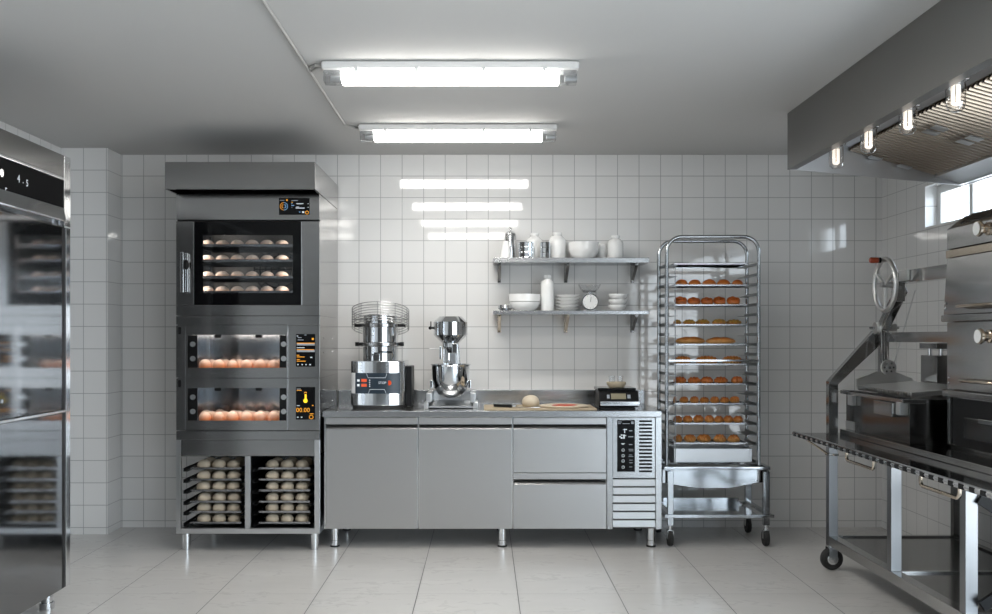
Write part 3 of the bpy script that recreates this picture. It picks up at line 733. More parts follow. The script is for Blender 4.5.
for p0, p1, pa, pb in ((366.5, 387, 373.6, 377.8), (368.5, 386, 389.4, 393.2)):
    y = ypan(377) ; r = [(X(p0, y), y - .001, Z(pa, y)), (X(p0 + 1.5, y), y - .001, Z(pb, y)), (X(p1 - 1.5, y), y - .001, Z(pb, y)), (X(p1, y), y - .001, Z(pa, y))]
    MB().tube(r if pa < 380 else [(X(p0, y), y - .001, Z(pb, y)), (X(p0 + 1.5, y), y - .001, Z(pa, y)), (X(p1 - 1.5, y), y - .001, Z(pa, y)), (X(p1, y), y - .001, Z(pb, y))], .0012, 6).build('outline', M['icon_white'], p)
xm = X(380.7, -.35); ym = -.36
zb_ = Z(361, -.5)
def mz(py): return Z(py, -.35)
MB().lathe([(.121, zb_ + .0005), (.121, mz(346.6))], (xm, ym, 0), 40).build('drum', M['chrome'], mx)
MB().lathe([(.145, mz(346.4)), (.156, mz(345.5)), (.156, mz(342.6)), (.145, mz(342))], (xm, ym, 0), 40).build('flange', M['oven_steel'], mx)
MB().lathe([(.121, mz(341.9)), (.121, mz(327.5))], (xm, ym, 0), 40).build('column', M['chrome'], mx)
MB().lathe([(.13, mz(327.4)), (.141, mz(326.8)), (.141, mz(324)), (.13, mz(323.4))], (xm, ym, 0), 40).build('collar', M['oven_steel'], mx)
MB().lathe([(.114, mz(323.3)), (.114, mz(316)), (.10, mz(314.4)), (0, mz(314.2))], (xm, ym, 0), 40).build('head', M['chrome'], mx)
for sx in (-1, 1):
    MB().cyl((xm + sx * .125, ym - .03, mz(325.5)), (xm + sx * .175, ym - .03, mz(325.5)), .011).build('hinge_knob', M['black'], mx)
    MB().cyl((xm + sx * .14, ym - .06, mz(344)), (xm + sx * .165, ym - .06, mz(344)), .014).build('clamp', M['black'], mx)
MB().cyl((xm - .02, ym - .123, zb_ + .001), (xm - .02, ym - .123, mz(352)), .012).bar((xm - .045, ym - .128, mz(354.5)), (xm - .005, ym - .13, mz(353.5)), .012, .008).bar((xm + .0, ym - .128, mz(351.5)), (xm + .09, ym - .11, mz(352.0)), .014, .012).build('lever', M['black'], mx)
MB().box(xm - .035, xm + .008, ym - .138, ym - .125, zb_ + .001, mz(353.5), .002).build('valve', M['chrome'], mx)
g = MB(); R = .195; tl = math.radians(16)
def gp(a, z): return (xm + R * math.cos(a), ym - R * math.sin(a) * math.cos(tl), z + R * math.sin(a) * math.sin(tl))
zr = [1.44 + i * .0172 for i in range(8)]
for z in zr: g.tube([gp(a * 2 * PI / 40, z) for a in range(40)], .0024, 6, True)
for a in range(10): g.cyl(gp((a + .5) * 2 * PI / 10, zr[0]), gp((a + .5) * 2 * PI / 10, zr[-1]), .002, n=6)
for a in (0.0, PI): g.cyl((xm + .115 * math.cos(a), ym, 1.50), (xm + R * math.cos(a), ym, 1.50), .004, n=8)
g.build('wire_guard', M['leg_steel'], mx)

# ------------------------------------------------------------------ planetary mixer
pm = thing('planetary_mixer', 'chrome planetary mixer with angular head above a round bowl', 'mixer', (-.23, -.36, ZW))
x2 = X(450.6, -.35); y2 = -.36
n12 = 12
MB().lathe([(.06, mz(342.8)), (.117, mz(335)), (.117, mz(322)), (.076, mz(316.6)), (0, mz(316.5))], (x2, y2, 0), 40).build('head', M['chrome'], pm, .4)
MB().lathe([(.0, mz(353)), (.02, mz(353)), (.034, mz(349)), (.055, mz(347)), (.058, mz(343))], (x2, y2, 0), 24).box(x2 + .012, x2 + .05, y2 - .07, y2 - .03, mz(353), mz(343.5), .004).build('gearbox', M['chrome'], pm)
MB().box(x2 - .05, x2 + .05, -.215, -.165, ZW + .02, mz(330), .008).build('column', M['satin_steel'], pm)
MB().box(x2 - .075, x2 - .06, y2 - .04, y2 + .02, mz(359), mz(346), .003).build('bracket', M['bright_steel'], pm)
MB().cyl((x2 - .145, y2, mz(348.8)), (x2 - .062, y2, mz(348.8)), .005).build('handle', M['porcelain'], pm)
MB().cyl((x2 - .14, y2, mz(328)), (x2 - .10, y2, mz(328)), .007).cyl((x2 - .135, y2, mz(328)), (x2 - .135, y2, mz(321.5)), .004).ell((x2 - .14, y2, mz(328)), .012, .012, .012).build('speed_lever', M['black'], pm)
wk = MB()
wk.cyl((x2 - .012, y2, mz(353)), (x2 - .012, y2, mz(361)), .008, n=10)
for q in range(8):
    a = q * PI / 4
    wk.tube([(x2 - .012 + .006 * math.cos(a), y2 + .006 * math.sin(a), mz(359.5)), (x2 - .012 + .03 * math.cos(a), y2 + .03 * math.sin(a), mz(366)), (x2 - .012 + .05 * math.cos(a), y2 + .05 * math.sin(a), mz(376)), (x2 - .012 + .03 * math.cos(a), y2 + .03 * math.sin(a), mz(386)), (x2 - .012, y2, mz(388))], .002, 6)
wk.build('whisk', M['bright_steel'], pm)
MB().cyl((x2 + .04, y2 - .03, mz(363)), (x2 + .04, y2 - .03, mz(353)), .005, n=8).cyl((x2 - .045, y2 - .03, mz(363.5)), (x2 - .045, y2 - .03, mz(349)), .003, n=8).cyl((x2 + .065, y2, mz(364)), (x2 + .055, y2, mz(345)), .004, n=8).build('splash_rod', M['bright_steel'], pm)
bw = [(0, mz(396.8)), (.05, mz(397)), (.085, mz(394)), (.112, mz(388)), (.127, mz(380)), (.131, mz(366)), (.138, mz(364.8)), (.138, mz(364)), (.128, mz(364)), (.121, mz(380)), (.108, mz(387)), (.08, mz(392)), (0, mz(394))]
MB().lathe(bw, (x2, y2, 0), 40).build('bowl', M['chrome'], pm)
for sx in (-1, 1): MB().box(x2 + sx * .131 - .010, x2 + sx * .131 + .010, y2 - .03, y2 + .01, mz(388), mz(380), .004).build('bowl_lug', M['chrome'], pm)
s0, s1 = X(424, -.5), X(477.6, -.5)
def pz(py): return Z(py, -.5)
MB().box(s0, s0 + .03, -.52, -.2, ZW, pz(402.5), .003).build('stand_foot', M['satin_steel'], pm)
MB().box(s1 - .03, s1, -.52, -.2, ZW, pz(402.5), .003).build('stand_foot', M['satin_steel'], pm)
MB().box(s0 + .015, s0 + .05, -.50, -.2, pz(402.3), pz(393), .004).build('stand_arm', M['satin_steel'], pm)
MB().box(s1 - .05, s1 - .015, -.50, -.2, pz(402.3), pz(393), .004).build('stand_arm', M['satin_steel'], pm)
MB().box(s0 + .051, s1 - .051, -.235, -.2, pz(404), pz(393), .003).build('stand_rail', M['satin_steel'], pm)
MB().prism([(-.50, ZW + .006), (-.50, ZW + .016), (-.24, ZW + .04), (-.24, ZW + .006)], 'X', s0 + .032, s1 - .032).build('stand_plate', M['satin_steel'], pm)

# ------------------------------------------------------------------ board, dough, pizza, knife, scales
bd = MB().box(X(484, -.66), X(596.8, -.66), -.665, -.27, ZW, ZW + .011, .002)
single(bd, 'dough_board', M['wood'], 'pale wooden pastry board lying near the counter front', 'board')
ZB = ZW + .012
db = bun_mesh('dough_ball', .060, .078, M['raw_dough'], .35)
place(db, 'dough_ball', (X(530.7, -.45), -.47, ZB), 'big round dough ball on the wooden board on the counter', 'dough ball', None)
pz_ = thing('pizza_base', 'flat pizza base with red tomato sauce on the wooden board', 'pizza', (X(564, -.48), -.48, ZB))
q = pz_.location
MB().lathe([(0, 0), (.155, 0), (.163, .006), (.156, .012), (.14, .009), (0, .008)], (q.x, q.y, q.z), 40).build('crust', M['flatbread'], pz_)
b = MB(); b.lathe([(0, 0), (.085, 0), (.07, .006), (0, .008)], (q.x, q.y, q.z + .0085), 36)
for v in b.bm.verts:
    a = math.atan2(v.co.y - q.y, v.co.x - q.x); k = 1 + .1 * math.sin(4 * a) + .06 * math.sin(7 * a)
    v.co.x = q.x + (v.co.x - q.x) * k; v.co.y = q.y + (v.co.y - q.y) * k
b.build('tomato_sauce', M['tomato'], pz_)
kn = thing('kitchen_knife', 'dark-handled knife lying on the board left of the dough ball', 'knife', (X(507, -.55), -.58, ZB))
ky = -.59
MB().bar((X(494, ky), ky + .05, ZB + .013), (X(512.5, ky), ky, ZB + .011), .026, .02, .006).build('handle', M['black'], kn)
MB().bar((X(512.6, ky), ky, ZB + .011), (X(516.5, ky), ky - .01, ZB + .010), .026, .018, .004).build('bolster', M['bright_steel'], kn)
MB().prism([(X(516.6, ky), ky - .022), (X(538, ky), ky - .03), (X(541, ky), ky - .022), (X(538, ky), ky - .008), (X(516.6, ky), ky + .008)], 'Z', ZB + .004, ZB + .006).build('blade', M['bright_steel'], kn)
ds = thing('digital_scale', 'black and silver digital scale at the right end of the counter', 'scale', (.90, -.45, ZW))
YS = -.58
a0, a1 = X(598.5, YS), X(640.2, YS)
MB().prism([(YS + .03, ZW + .012), (YS + .012, Z(401.5, YS)), (YS + .045, Z(391, YS)), (-.33, Z(391, YS)), (-.33, ZW + .012)], 'X', a0 + .006, a1 - .006, .006).build('body', M['black'], ds)
MB().box(a0 + .012, a1 - .004, YS - .002, YS + .028, Z(406, YS), Z(401.4, YS), .004).build('front_band', M['bright_steel'], ds)
MB().box(a0 + .002, a1 - .03, -.575, -.32, ZW, ZW + .0115, .003).build('foot', M['black'], ds)
MB().box(a0 - .0, a1 - .022, -.545, -.31, Z(390.4, -.5), Z(387.6, -.5), .004).build('platform', M['black_gloss'], ds)
MB().box(a0 + .05, a1 - .08, -.50, -.36, Z(391, -.5) - .004, Z(390.4, -.5)).build('platform_post', M['black'], ds)
def slope(px0, px1, p0, p1, name, mat):
    # on the sloping face
    def yy(py): return YS + .012 + (401.5 - py) / 10.5 * .033
    MB().prism([(yy(p1) - .003, Z(p1, YS)), (yy(p0) - .003, Z(p0, YS)), (yy(p0) + .002, Z(p0, YS)), (yy(p1) + .002, Z(p1, YS))], 'X', X(px0, YS), X(px1, YS)).build(name, M[mat], ds)
slope(611.5, 626.5, 393.8, 399.3, 'display', 'lcd'); slope(607.5, 610, 395, 398.6, 'key', 'icon_grey'); slope(628, 631, 395, 398.6, 'key', 'icon_grey')
zs = Z(387.6, -.5) + .001
xs_ = X(616.3, -.46)
single(MB().lathe([(0, 0), (.050, 0), (.064, .018), (.066, .036), (.061, .036), (.058, .02), (.046, .006), (0, .005)], (xs_, -.46, zs), 36), 'stoneware_dish', M['stoneware'], 'beige ribbed dish on top of the digital scale', 'dish')
for dx, nm in ((-.030, 'left'), (.026, 'right')):
    single(MB().lathe([(0, 0), (.017, 0), (.022, .070), (.0205, .070), (.0155, .004), (0, .004)], (xs_ + dx, -.46, zs + .0062), 24), 'glass_cup', M['cup_glass'], '%s of two small clear cups standing in the dish on the scale' % nm, 'cup', 'clear cups on the scale')

# ------------------------------------------------------------------ wall shelves and what stands on them
YSH = -.28
def shelf(p0, p1, label, warm):
    x0, x1 = X(493.3, YSH), X(649.6, YSH); z1, z0 = Z(p0, YSH), Z(p1, YSH)
    s = thing('steel_shelf', label, 'shelf', ((x0 + x1) / 2, -.14, z0), 'steel shelves on the tiles')
    MB().box(x0, x1, YSH, -.004, z0, z1, .003).build('shelf_board', M['shelf_steel'], s)
    for px in (499.5, 567, 634.5):
        xx = X(px, -.12)
        b = MB().box(xx - .012, xx + .012, -.016, -.003, z0 - .125, z0 - .001, .002)
        b.prism([(-.016, z0 - .001), (-.22, z0 - .001), (-.22, z0 - .014), (-.03, z0 - .11), (-.016, z0 - .11)], 'X', xx - .010, xx + .010)
        b.build('bracket', M['warm_metal'] if warm and px < 600 else M['grill_dark'], s)
    return z1 + .001
zU = shelf(257.6, 262.6, 'upper steel wall shelf holding white bottles and a bowl', False)
zL = shelf(310.5, 314.4, 'lower steel wall shelf holding plates and a dial scale', True)
IM = .00709
def item(prof, px, y, z, name, mat, label, cat, group=None, n=32):
    return single(MB().lathe(prof, (X(px, y), y, z), n), name, M[mat], label, cat, group)
item([(0, 0), (.036, 0), (.040, .01), (.037, .04), (.026, .10), (.022, .122), (.018, .122), (.02, .1), (0, .06)], 505.7, -.19, zU, 'white_carafe', 'porcelain', 'tapered white carafe at the left end of the upper shelf', 'carafe')
item([(0, 0), (.043, 0), (.045, .01), (.043, .165), (.040, .185), (.026, .20), (.008, .206), (.006, .213), (.011, .219), (.010, .228), (0, .232)], 510.3, -.085, zU, 'pepper_mill', 'bright_steel', 'tall steel shaker with knob behind the white carafe', 'shaker')
def dented(px, y, r, h, label, n):
    b = MB(); b.lathe([(r, 0.006), (r, h * .36), (r, h * .68), (r, h)], (0, 0, 0), n)
    sides = [f for f in b.bm.faces if abs(f.normal.z) < .3]
    bmesh.ops.inset_individual(b.bm, faces=sides, thickness=.005, depth=-.008)
    b.lathe([(r * .8, 0), (r * .95, .006), (r * .95, .0062)], (0, 0, 0), n)
    bmesh.ops.translate(b.bm, verts=b.bm.verts, vec=(X(px, y), y, zU))
    single(b, 'dimpled_cup', M['chrome'], label, 'cup', 'dimpled chrome cups', sharp=.3)
dented(526.2, -.20, .052, .113, 'wider dimpled chrome cup in front of a white bottle', 10)
dented(545.3, -.20, .034, .113, 'narrower dimpled chrome cup between the two tall white bottles', 8)
def bottle(r, h): return [(0, 0), (r * .95, 0), (r, .006), (r, h * .66), (r * .92, h * .76), (r * .58, h * .86), (r * .46, h * .88), (r * .46, h * .9), (r * .54, h * .905), (r * .54, h), (r * .42, h), (r * .4, h * .8), (0, h * .78)]
item(bottle(.060, .190), 534.3, -.075, zU, 'white_bottle', 'porcelain', 'white bottle behind the chrome cups on the upper shelf', 'bottle', 'white bottles on the shelves')
item(bottle(.062, .190), 557.2, -.12, zU, 'white_bottle', 'porcelain', 'white bottle directly left of the large bowl on the upper shelf', 'bottle', 'white bottles on the shelves')
def bowl(r, h): return [(0, 0), (r * .62, 0), (r * .88, h * .25), (r * .97, h * .52), (r * .985, h * .55), (r, h), (r * .96, h), (r * .93, h * .5), (r * .6, .012), (0, .01)]
item(bowl(.109, .116), 583.5, -.15, zU, 'white_bowl', 'porcelain', 'large white bowl in the middle of the upper shelf', 'bowl', None, 40)
item([(0, 0), (.045, 0), (.046, .11), (.042, .11), (.04, .01), (0, .01)], 602.2, -.06, zU, 'white_jar', 'porcelain', 'plain white jar half hidden behind the large upper bowl', 'jar')
item(bottle(.057, .166), 615.2, -.14, zU, 'white_bottle', 'porcelain', 'short white jar at the right end of the upper shelf', 'bottle', 'white bottles on the shelves')
item([(0, 0), (.034, 0), (.052, .018), (.050, .040), (.046, .040), (.046, .02), (.03, .006), (0, .006)], 505.2, -.17, zL, 'steel_dish', 'chrome', 'small chrome dish at the left end of the lower shelf', 'dish', n=12)
item([(0, 0), (.065, 0), (.095, .022), (.109, .056), (.109, .060), (.105, .060), (.09, .024), (.06, .008), (0, .008)], 524.8, -.15, zL, 'white_bowl', 'porcelain', 'lower of two stacked white bowls left on the lower shelf', 'bowl', 'stacked white bowls', 40)
item([(0, .020), (.060, .020), (.085, .034), (.1035, .063), (.112, .066), (.113, .117), (.109, .117), (.106, .068), (.08, .040), (.055, .026), (0, .026)], 524.8, -.15, zL, 'white_bowl', 'porcelain', 'upper of two stacked white bowls left on the lower shelf', 'bowl', 'stacked white bowls', 40)
def tallb(r, h): return [(0, 0), (r * .92, 0), (r, .01), (r, h * .74), (r * .92, h * .82), (r * .6, h * .88), (r * .5, h * .9), (r * .58, h * .91), (r * .58, h), (r * .45, h), (r * .4, h * .85), (0, h * .84)]
item(tallb(.047, .252), 547.5, -.15, zL, 'white_bottle', 'porcelain', 'tall slim white bottle on the lower shelf beside the plates', 'bottle', 'white bottles on the shelves')
for k in range(5):
    item([(0, 0), (.055, 0), (.06, .004), (.086, .016), (.087, .019), (.082, .018), (.055, .0075), (0, .007)], 568, -.15, zL + k * .0232, 'white_plate', 'porcelain', '%s in the stack of five white plates' % ('bottom plate' if k == 0 else 'top plate' if k == 4 else '%s plate from bottom' % ORD[k]), 'plate', 'stacked white plates', 40)
ks = thing('kitchen_scale', 'dial kitchen scale with clear dish on the lower shelf', 'kitchen scale', (X(589.5, -.15), -.15, zL))
kx = X(589.5, -.15)
MB().cyl((kx, -.125, zL + .062), (kx, -.20, zL + .062), .060, n=40).build('case', M['chrome'], ks)
dl = MB().lathe([(0, 0), (.052, 0), (.052, .003), (0, .003)], (kx, -.2035, zL + .062), 40, 'Y').build('dial', M['porcelain'], ks)
b = MB()
for k in range(12):
    a = k * PI / 6; b.bar((kx + .040 * math.sin(a), -.2045, zL + .062 + .040 * math.cos(a)), (kx + .047 * math.sin(a), -.2045, zL + .062 + .047 * math.cos(a)), .002, .001)
b.bar((kx, -.2045, zL + .062), (kx + .006, -.2045, zL + .098), .0025, .001)
b.build('scale_marks', M['black'], dl)
MB().box(kx - .05, kx + .05, -.19, -.11, zL, zL + .008, .003).build('foot', M['satin_steel'], ks)
MB().lathe([(.012, .122), (.012, .128), (.045, .130), (.052, .138), (.048, .140), (0, .138)], (kx, -.15, zL), 32).build('pan_support', M['bright_steel'], ks)
MB().lathe([(.048, .1405), (.065, .155), (.082, .185), (.080, .187), (.062, .158), (.046, .1425)], (kx, -.15, zL), 36).build('weighing_dish', M['cup_glass'], ks)
for k in range(3):
    z = zL + k * .038
    r = (.066, .068, .069)[k]
    item([(0, 0), (r * .55, 0), (r * .85, .014), (r, .036), (r, .042), (r * .96, .042), (r * .80, .018), (r * .5, .008), (0, .007)], 617.5 + k * .4, -.15, z, 'white_bowl', 'porcelain', '%s of three small stacked white bowls at the right end' % ('lowest', 'middle', 'topmost')[k], 'bowl', 'small white bowls')

# ------------------------------------------------------------------ trolley with basin, bakery rack, trays and bread
YT = -.63
tr = thing('basin_trolley', 'steel basin trolley on black casters under the bread rack', 'trolley', (1.53, -.4, 0))
tx0, tx1 = X(664.5, YT), X(771, YT)
yr_ = -.14
zt_ = Z(467, YT)
m = MB()
m.box(tx0, tx1, YT + .012, YT + .030, zt_ - .022, zt_, .003).box(tx0, tx1, yr_ - .02, yr_, zt_ - .022, zt_, .003).box(tx0, tx0 + .03, YT + .03, yr_ - .02, zt_ - .022, zt_).box(tx1 - .03, tx1, YT + .03, yr_ - .02, zt_ - .022, zt_)
m.build('top_frame', M['rack_steel'], tr)
bx0, bx1 = X(663.5, YT), X(758.5, YT)
def tz(py): return Z(py, YT)
m = MB().prism([(bx0, zt_ - .023), (bx0, tz(483.5)), (X(697, YT), tz(488.4)), (X(732, YT), tz(488.4)), (bx1, tz(483)), (bx1, zt_ - .023)], 'Y', YT + .03, yr_ - .03)
m.build('basin', M['rack_steel'], tr)
MB().box(bx1 + .001, tx1 - .002, YT + .035, -.3, tz(483.5), zt_ - .023, .003).build('side_box', M['grill_dark'], tr)
for px0, px1 in ((667.2, 673), (762.6, 769)):
    for yy in (YT, -.20):
        x0, x1 = X(px0, YT), X(px1, YT)
        MB().box(x0, x1, yy - .02, yy + .011 if yy == YT else yy + .02, tz(525), zt_ - .03, .003).build('leg', M['rack_steel'], tr)
        w_ = (x0 + x1) / 2
        c = MB().cyl((w_, yy, tz(530)), (w_, yy, tz(525) - .0005), .012).box(w_ - .020, w_ - .017, yy - .018, yy + .02, .05, tz(529.8)).box(w_ + .017, w_ + .020, yy - .018, yy + .02, .05, tz(529.8)).box(w_ - .017, w_ + .017, yy - .018, yy + .02, tz(530.2), tz(529.8)).build('caster', M['bright_steel'], tr)
        MB().lathe([(.0, -.015), (.05, -.015), (.054, -.009), (.054, .009), (.05, .015), (0, .015)], (w_, yy + .004, .055), 28, 'X').build('wheel', M['black_rubber'], c)
zr0, zr1 = tz(517.2), tz(513.8)
m = MB()
m.box(tx0 - .005, tx1 + .012, YT - .035, YT - .022, zr0, zr1, .003).box(tx0, tx1, yr_ - .02, yr_, zr0, zr1, .003)
m.box(tx0 - .004, tx0 + .02, YT - .021, yr_ - .02, zr0, zr1).box(tx1 - .02, tx1 + .004, YT - .021, yr_ - .02, zr0, zr1)
m.build('shelf_frame', M['rack_steel'], tr)
m = MB().box(X(676, YT), X(760, YT), YT + .03, yr_ - .03, zr0 + .002, zr0 + .006)
m.build('lower_shelf', M['rack_steel'], tr)
MB().box(X(676, YT), X(757, YT), yr_ - .033, yr_ - .025, zr0, zr1 + .03, .002).build('shelf_back', M['rack_steel'], tr)

rk = thing('bakery_rack', 'tall steel tray rack with rounded top standing on the trolley', 'rack', (1.52, -.41, zt_))
yf, yr = -.56, -.27
rl, rr = X(664.8, yf), X(760.7, yf)
RT = .0125
def hoop(y, name):
    pts = []
    x0, x1 = rl + RT, rr - RT; zt = 2.058 - RT; r = .10; zb = zt_ + .002
    pts.append((x0, y, zb)); pts.append((x0, y, zt - r))
    for i in range(1, 9): a = PI - PI / 2 * i / 8; pts.append((x0 + r + r * math.cos(a), y, zt - r + r * math.sin(a)))
    for i in range(0, 9): a = PI / 2 - PI / 2 * i / 8; pts.append((x1 - r + r * math.cos(a), y, zt - r + r * math.sin(a)))
    pts.append((x1, y, zb))
    MB().tube(pts, RT, 12).build(name, M['rack_steel'], rk)
hoop(yf, 'front_hoop'); hoop(yr, 'rear_hoop')
YTR = -.49
def rz(py): return Z(py, YTR)
run_z = [rz(264 + 9.87 * k + (1.4 if k else 1.0)) for k in range(20)]
xi0, xi1 = X(674, YTR), X(747, YTR)
run_z[19] = Z(462, -.5) + .0065
for z in run_z:
    for side in (0, 1):
        if side == 0: a, b, e = rl + 2 * RT + .001, xi0 + .012, rl + 2 * RT + .004
        else: a, b, e = xi1 - .012, rr - 2 * RT - .001, rr - 2 * RT - .004
        bb = MB().box(a, b, yf + .014, yr - .014, z - .010, z - .0075)
        bb.box(min(a, e) if side == 0 else e, e if side == 0 else b, yf - .004, yr + .004, z - .010, z + .010)
        bb.build('runner', M['leg_steel'], rk)
MB().cyl((xi0 - .001, YTR - .045, run_z[-1] - .02), (xi0 - .001, YTR - .045, 1.84), .0035, n=8).bar((rl + 2 * RT, yf, 1.84), (xi0, YTR - .045, 1.84), .006, .006).build('stop_rod', M['rack_steel'], rk)
MB().box(rl + .02, rr - .02, yf - .018, yf - .0125, rz(361.4), rz(359.2), .002).build('cross_bar', M['rack_steel'], rk)
MB().box(rl + .02, rr - .02, yr - .003, yr + .003, rz(266), rz(263.4), .002).build('cross_bar', M['rack_steel'], rk)
# trays
tz_list = [rz(281.2 + 19.75 * k) - .010 for k in range(9)]
bpos = ('top loaded', 'second loaded', 'third loaded', 'fourth loaded', 'fifth loaded', 'sixth loaded', 'seventh loaded', 'eighth loaded', 'lowest loaded')
what = ['round buns', 'ring buns', 'herb pastries', 'long loaves', 'ribbed croissants', 'shiny pastries', 'small croissants', 'scored rolls', 'twisted loaves']
single(tray_mb(xi0 + .004, xi1 - .004, YTR, -.285, rz(264) - .006, .012), 'baking_tray', M['tray_steel'], 'empty tray at the very top of the bread rack', 'baking tray', 'trays on the bread rack')
# the nearest runner under each loaded tray carries it
for k, z in enumerate(tz_list):
    zz = min(run_z, key=lambda q: abs(q - .006 - z)) - .0072
    tz_list[k] = zz
    single(tray_mb(xi0 + .004, xi1 - .004, YTR, -.285, zz, .012), 'baking_tray', M['tray_steel'], '%s tray on the bread rack, carrying %s' % (bpos[k], what[k]), 'baking tray', 'trays on the bread rack')
def seg_loaf(name, L, W, Hh, mat, ribs, depth, bend=0.0, slant=0.0, taper=.55):
    b = MB(); n = 40; m_ = 16; rings = []
    bm = b.bm
    for i in range(n + 1):
        t = -1 + 2 * i / n
        e = max(0.0, 1 - abs(t) ** 2.4) ** taper
        k = e * (1 - depth + depth * abs(math.cos(ribs * PI * (t + 1) / 2))) if ribs else e
        ring = []
        for j in range(m_):
            a = 2 * PI * j / m_
            yy = W / 2 * k * math.cos(a); zz = Hh * (.42 + .58 * math.sin(a)) if math.sin(a) > 0 else Hh * .42 * (1 + max(math.sin(a), -.999))
            zz = Hh * .42 + (zz - Hh * .42) * (k if math.sin(a) > 0 else min(1, e * 1.0))
            zz = max(zz, 0)
            ring.append(bm.verts.new((t * L / 2 + slant * yy * math.sin(a), yy + bend * t * t, zz)))
        rings.append(ring)
    for A, B in zip(rings, rings[1:]):
        for j in range(m_): bm.faces.new((A[j], A[(j + 1) % m_], B[(j + 1) % m_], B[j]))
    bm.faces.new(rings[0]); bm.faces.new(list(reversed(rings[-1])))
    bmesh.ops.remove_doubles(bm, verts=bm.verts, dist=1e-5)
    bmesh.ops.recalc_face_normals(bm, faces=bm.faces)
    mn = min(v.co.z for v in bm.verts)
    bmesh.ops.translate(bm, verts=bm.verts, vec=(0, 0, -mn))
    return b.mesh(name, mat, 1.3)
def ring_bun(name):
    b = MB(); n = 26; pr_ = []
    for i in range(n): a = 2 * PI * i / n; pr_.append((a, 1 + .10 * math.sin(5 * a)))
    bm = b.bm; rings = []
    for a, k in pr_:
        ring = []
        for j in range(12):
            c = 2 * PI * j / 12
            r = .030 + .020 * math.cos(c) * k
            ring.append(bm.verts.new((r * math.cos(a), r * math.sin(a), .024 + .024 * math.sin(c) * k)))
        rings.append(ring)
    for i in range(n):
        A, B = rings[i], rings[(i + 1) % n]
        for j in range(12): bm.faces.new((A[j], B[j], B[(j + 1) % 12], A[(j + 1) % 12]))
    bmesh.ops.rotate(bm, verts=bm.verts, cent=(0, 0, 0), matrix=Matrix.Rotation(math.radians(26), 3, 'X'))
    mn = min(v.co.z for v in bm.verts); bmesh.ops.translate(bm, verts=bm.verts, vec=(0, 0, -mn))
    b.ell((0, .016, .018), .036, .032, .018)
    return b.mesh(name, M['golden_red'], 1.5)
BREAD = [
    (bun_mesh('bread_roll', .049, .040, M['golden_red'], .2), 'bread_roll', 'round golden bun', [143, 210, 284, 358, 430], 0),
    (ring_bun('ring_bun'), 'ring_bun', 'ring-shaped bun', [137, 205, 272, 337, 407], 0),
    (seg_loaf('herb_pastry', .118, .09, .036, M['golden_herb'], 4, .25), 'herb_pastry', 'flat herb pastry', [120, 182, 252, 335, 412], .5),
    (seg_loaf('bread_loaf', .24, .13, .046, M['golden_light'], 3, .10, taper=.6), 'bread_loaf', 'long glossy loaf', [186, 342], .08),
    (seg_loaf('croissant', .175, .10, .052, M['golden_light'], 7, .22, .02), 'croissant', 'ribbed croissant', [147, 272, 405], .05),
    (seg_loaf('glazed_pastry', .118, .10, .046, M['golden_red'], 4, .22), 'glazed_pastry', 'shiny brown pastry', [133, 206, 272, 345, 428], .4),
    (seg_loaf('croissant', .088, .085, .042, M['golden'], 5, .2, .012), 'croissant', 'small croissant', [108, 157, 210, 260, 312, 363, 418], .35),
    (seg_loaf('bread_roll', .088, .082, .046, M['golden'], 3, .14), 'bread_roll', 'scored golden roll', [122, 173, 230, 284, 334, 383, 433], .5),
    (seg_loaf('twist_loaf', .122, .10, .050, M['golden_light'], 4, .2, 0, .5), 'twist_loaf', 'twisted golden loaf', [122, 184, 257, 340, 410], .35),
]
for k, (me, nm, lab, xs, jit) in enumerate(BREAD):
    for j, cpx in enumerate(xs):
        rot = random.uniform(-jit, jit)
        gl = min([abs(cpx - q) for q in xs if q != cpx]) / 5.118 * S * (D - .42) / D
        ext = max(abs(v.co.x * math.cos(rot) - v.co.y * math.sin(rot)) for v in me.vertices)
        fit = min(1.3, gl * .492 / ext)
        px = 655 + cpx / 5.118
        xx = X(px, -.465)
        fit = min(fit, (xi1 - .008 - xx) / ext, (xx - xi0 - .008) / ext)
        where = {2: ('left', 'right')}.get(len(xs))
        lb = '%s %s from left on the %s tray of the bread rack' % (ORD[j], lab, bpos[k])
        if where: lb = '%s one of two %ss on the %s tray' % (where[j], lab, bpos[k])
        place(me, nm, (xx, -.425 + random.uniform(-.006, .006), tz_list[k] + .0032), lb, lab.split()[-1], '%ss on the %s tray' % (lab, bpos[k]), rot, (fit, min(fit, 1), random.uniform(1.12, 1.25) * (.72 if k == 1 else 1)))
# deep pan at the foot of the rack
dp = tray_mb(X(674.3, -.5), X(751.3, -.5), -.50, -.29, Z(462, -.5), Z(448.5, -.5) - Z(462, -.5), .004)
single(dp, 'deep_pan', M['satin_steel'], 'deep steel pan below the lowest bread tray on the rack', 'pan')

# ------------------------------------------------------------------ hood over the grill, with lamps
HX, HY = 1.793, -1.289
gh = thing('grill_hood', 'big dark steel extractor hood hanging over the grill from the ceiling', 'extractor hood', (2.3, -2.6, 2.27))
hye = -4.04
hz0 = 2.366; hz1 = 2.271; HXR = 2.842
m = MB()
m.box(HX, HX + .012, hye, HY, hz0, 2.699)
m.build('outer_panel', M['hood_steel'], gh)
MB().prism([(HX + .012, hz0), (HXR, hz1), (HXR, 2.699), (HX + .012, 2.699)], 'Y', HY - .012, HY).build('end_panel', M['hood_inner'], gh)
MB().prism([(HX + .012, hz0), (HXR, hz1), (HXR, 2.699), (HX + .012, 2.699)], 'Y', hye, hye + .012).build('end_panel', M['hood_inner'], gh)
MB().box(HX + .0125, HX + .050, hye + .013, HY - .013, hz0, hz0 + .010).box(HX + .040, HX + .050, hye + .013, HY - .013, hz0 + .010, hz0 + .05).build('lip', M['hood_steel'], gh)
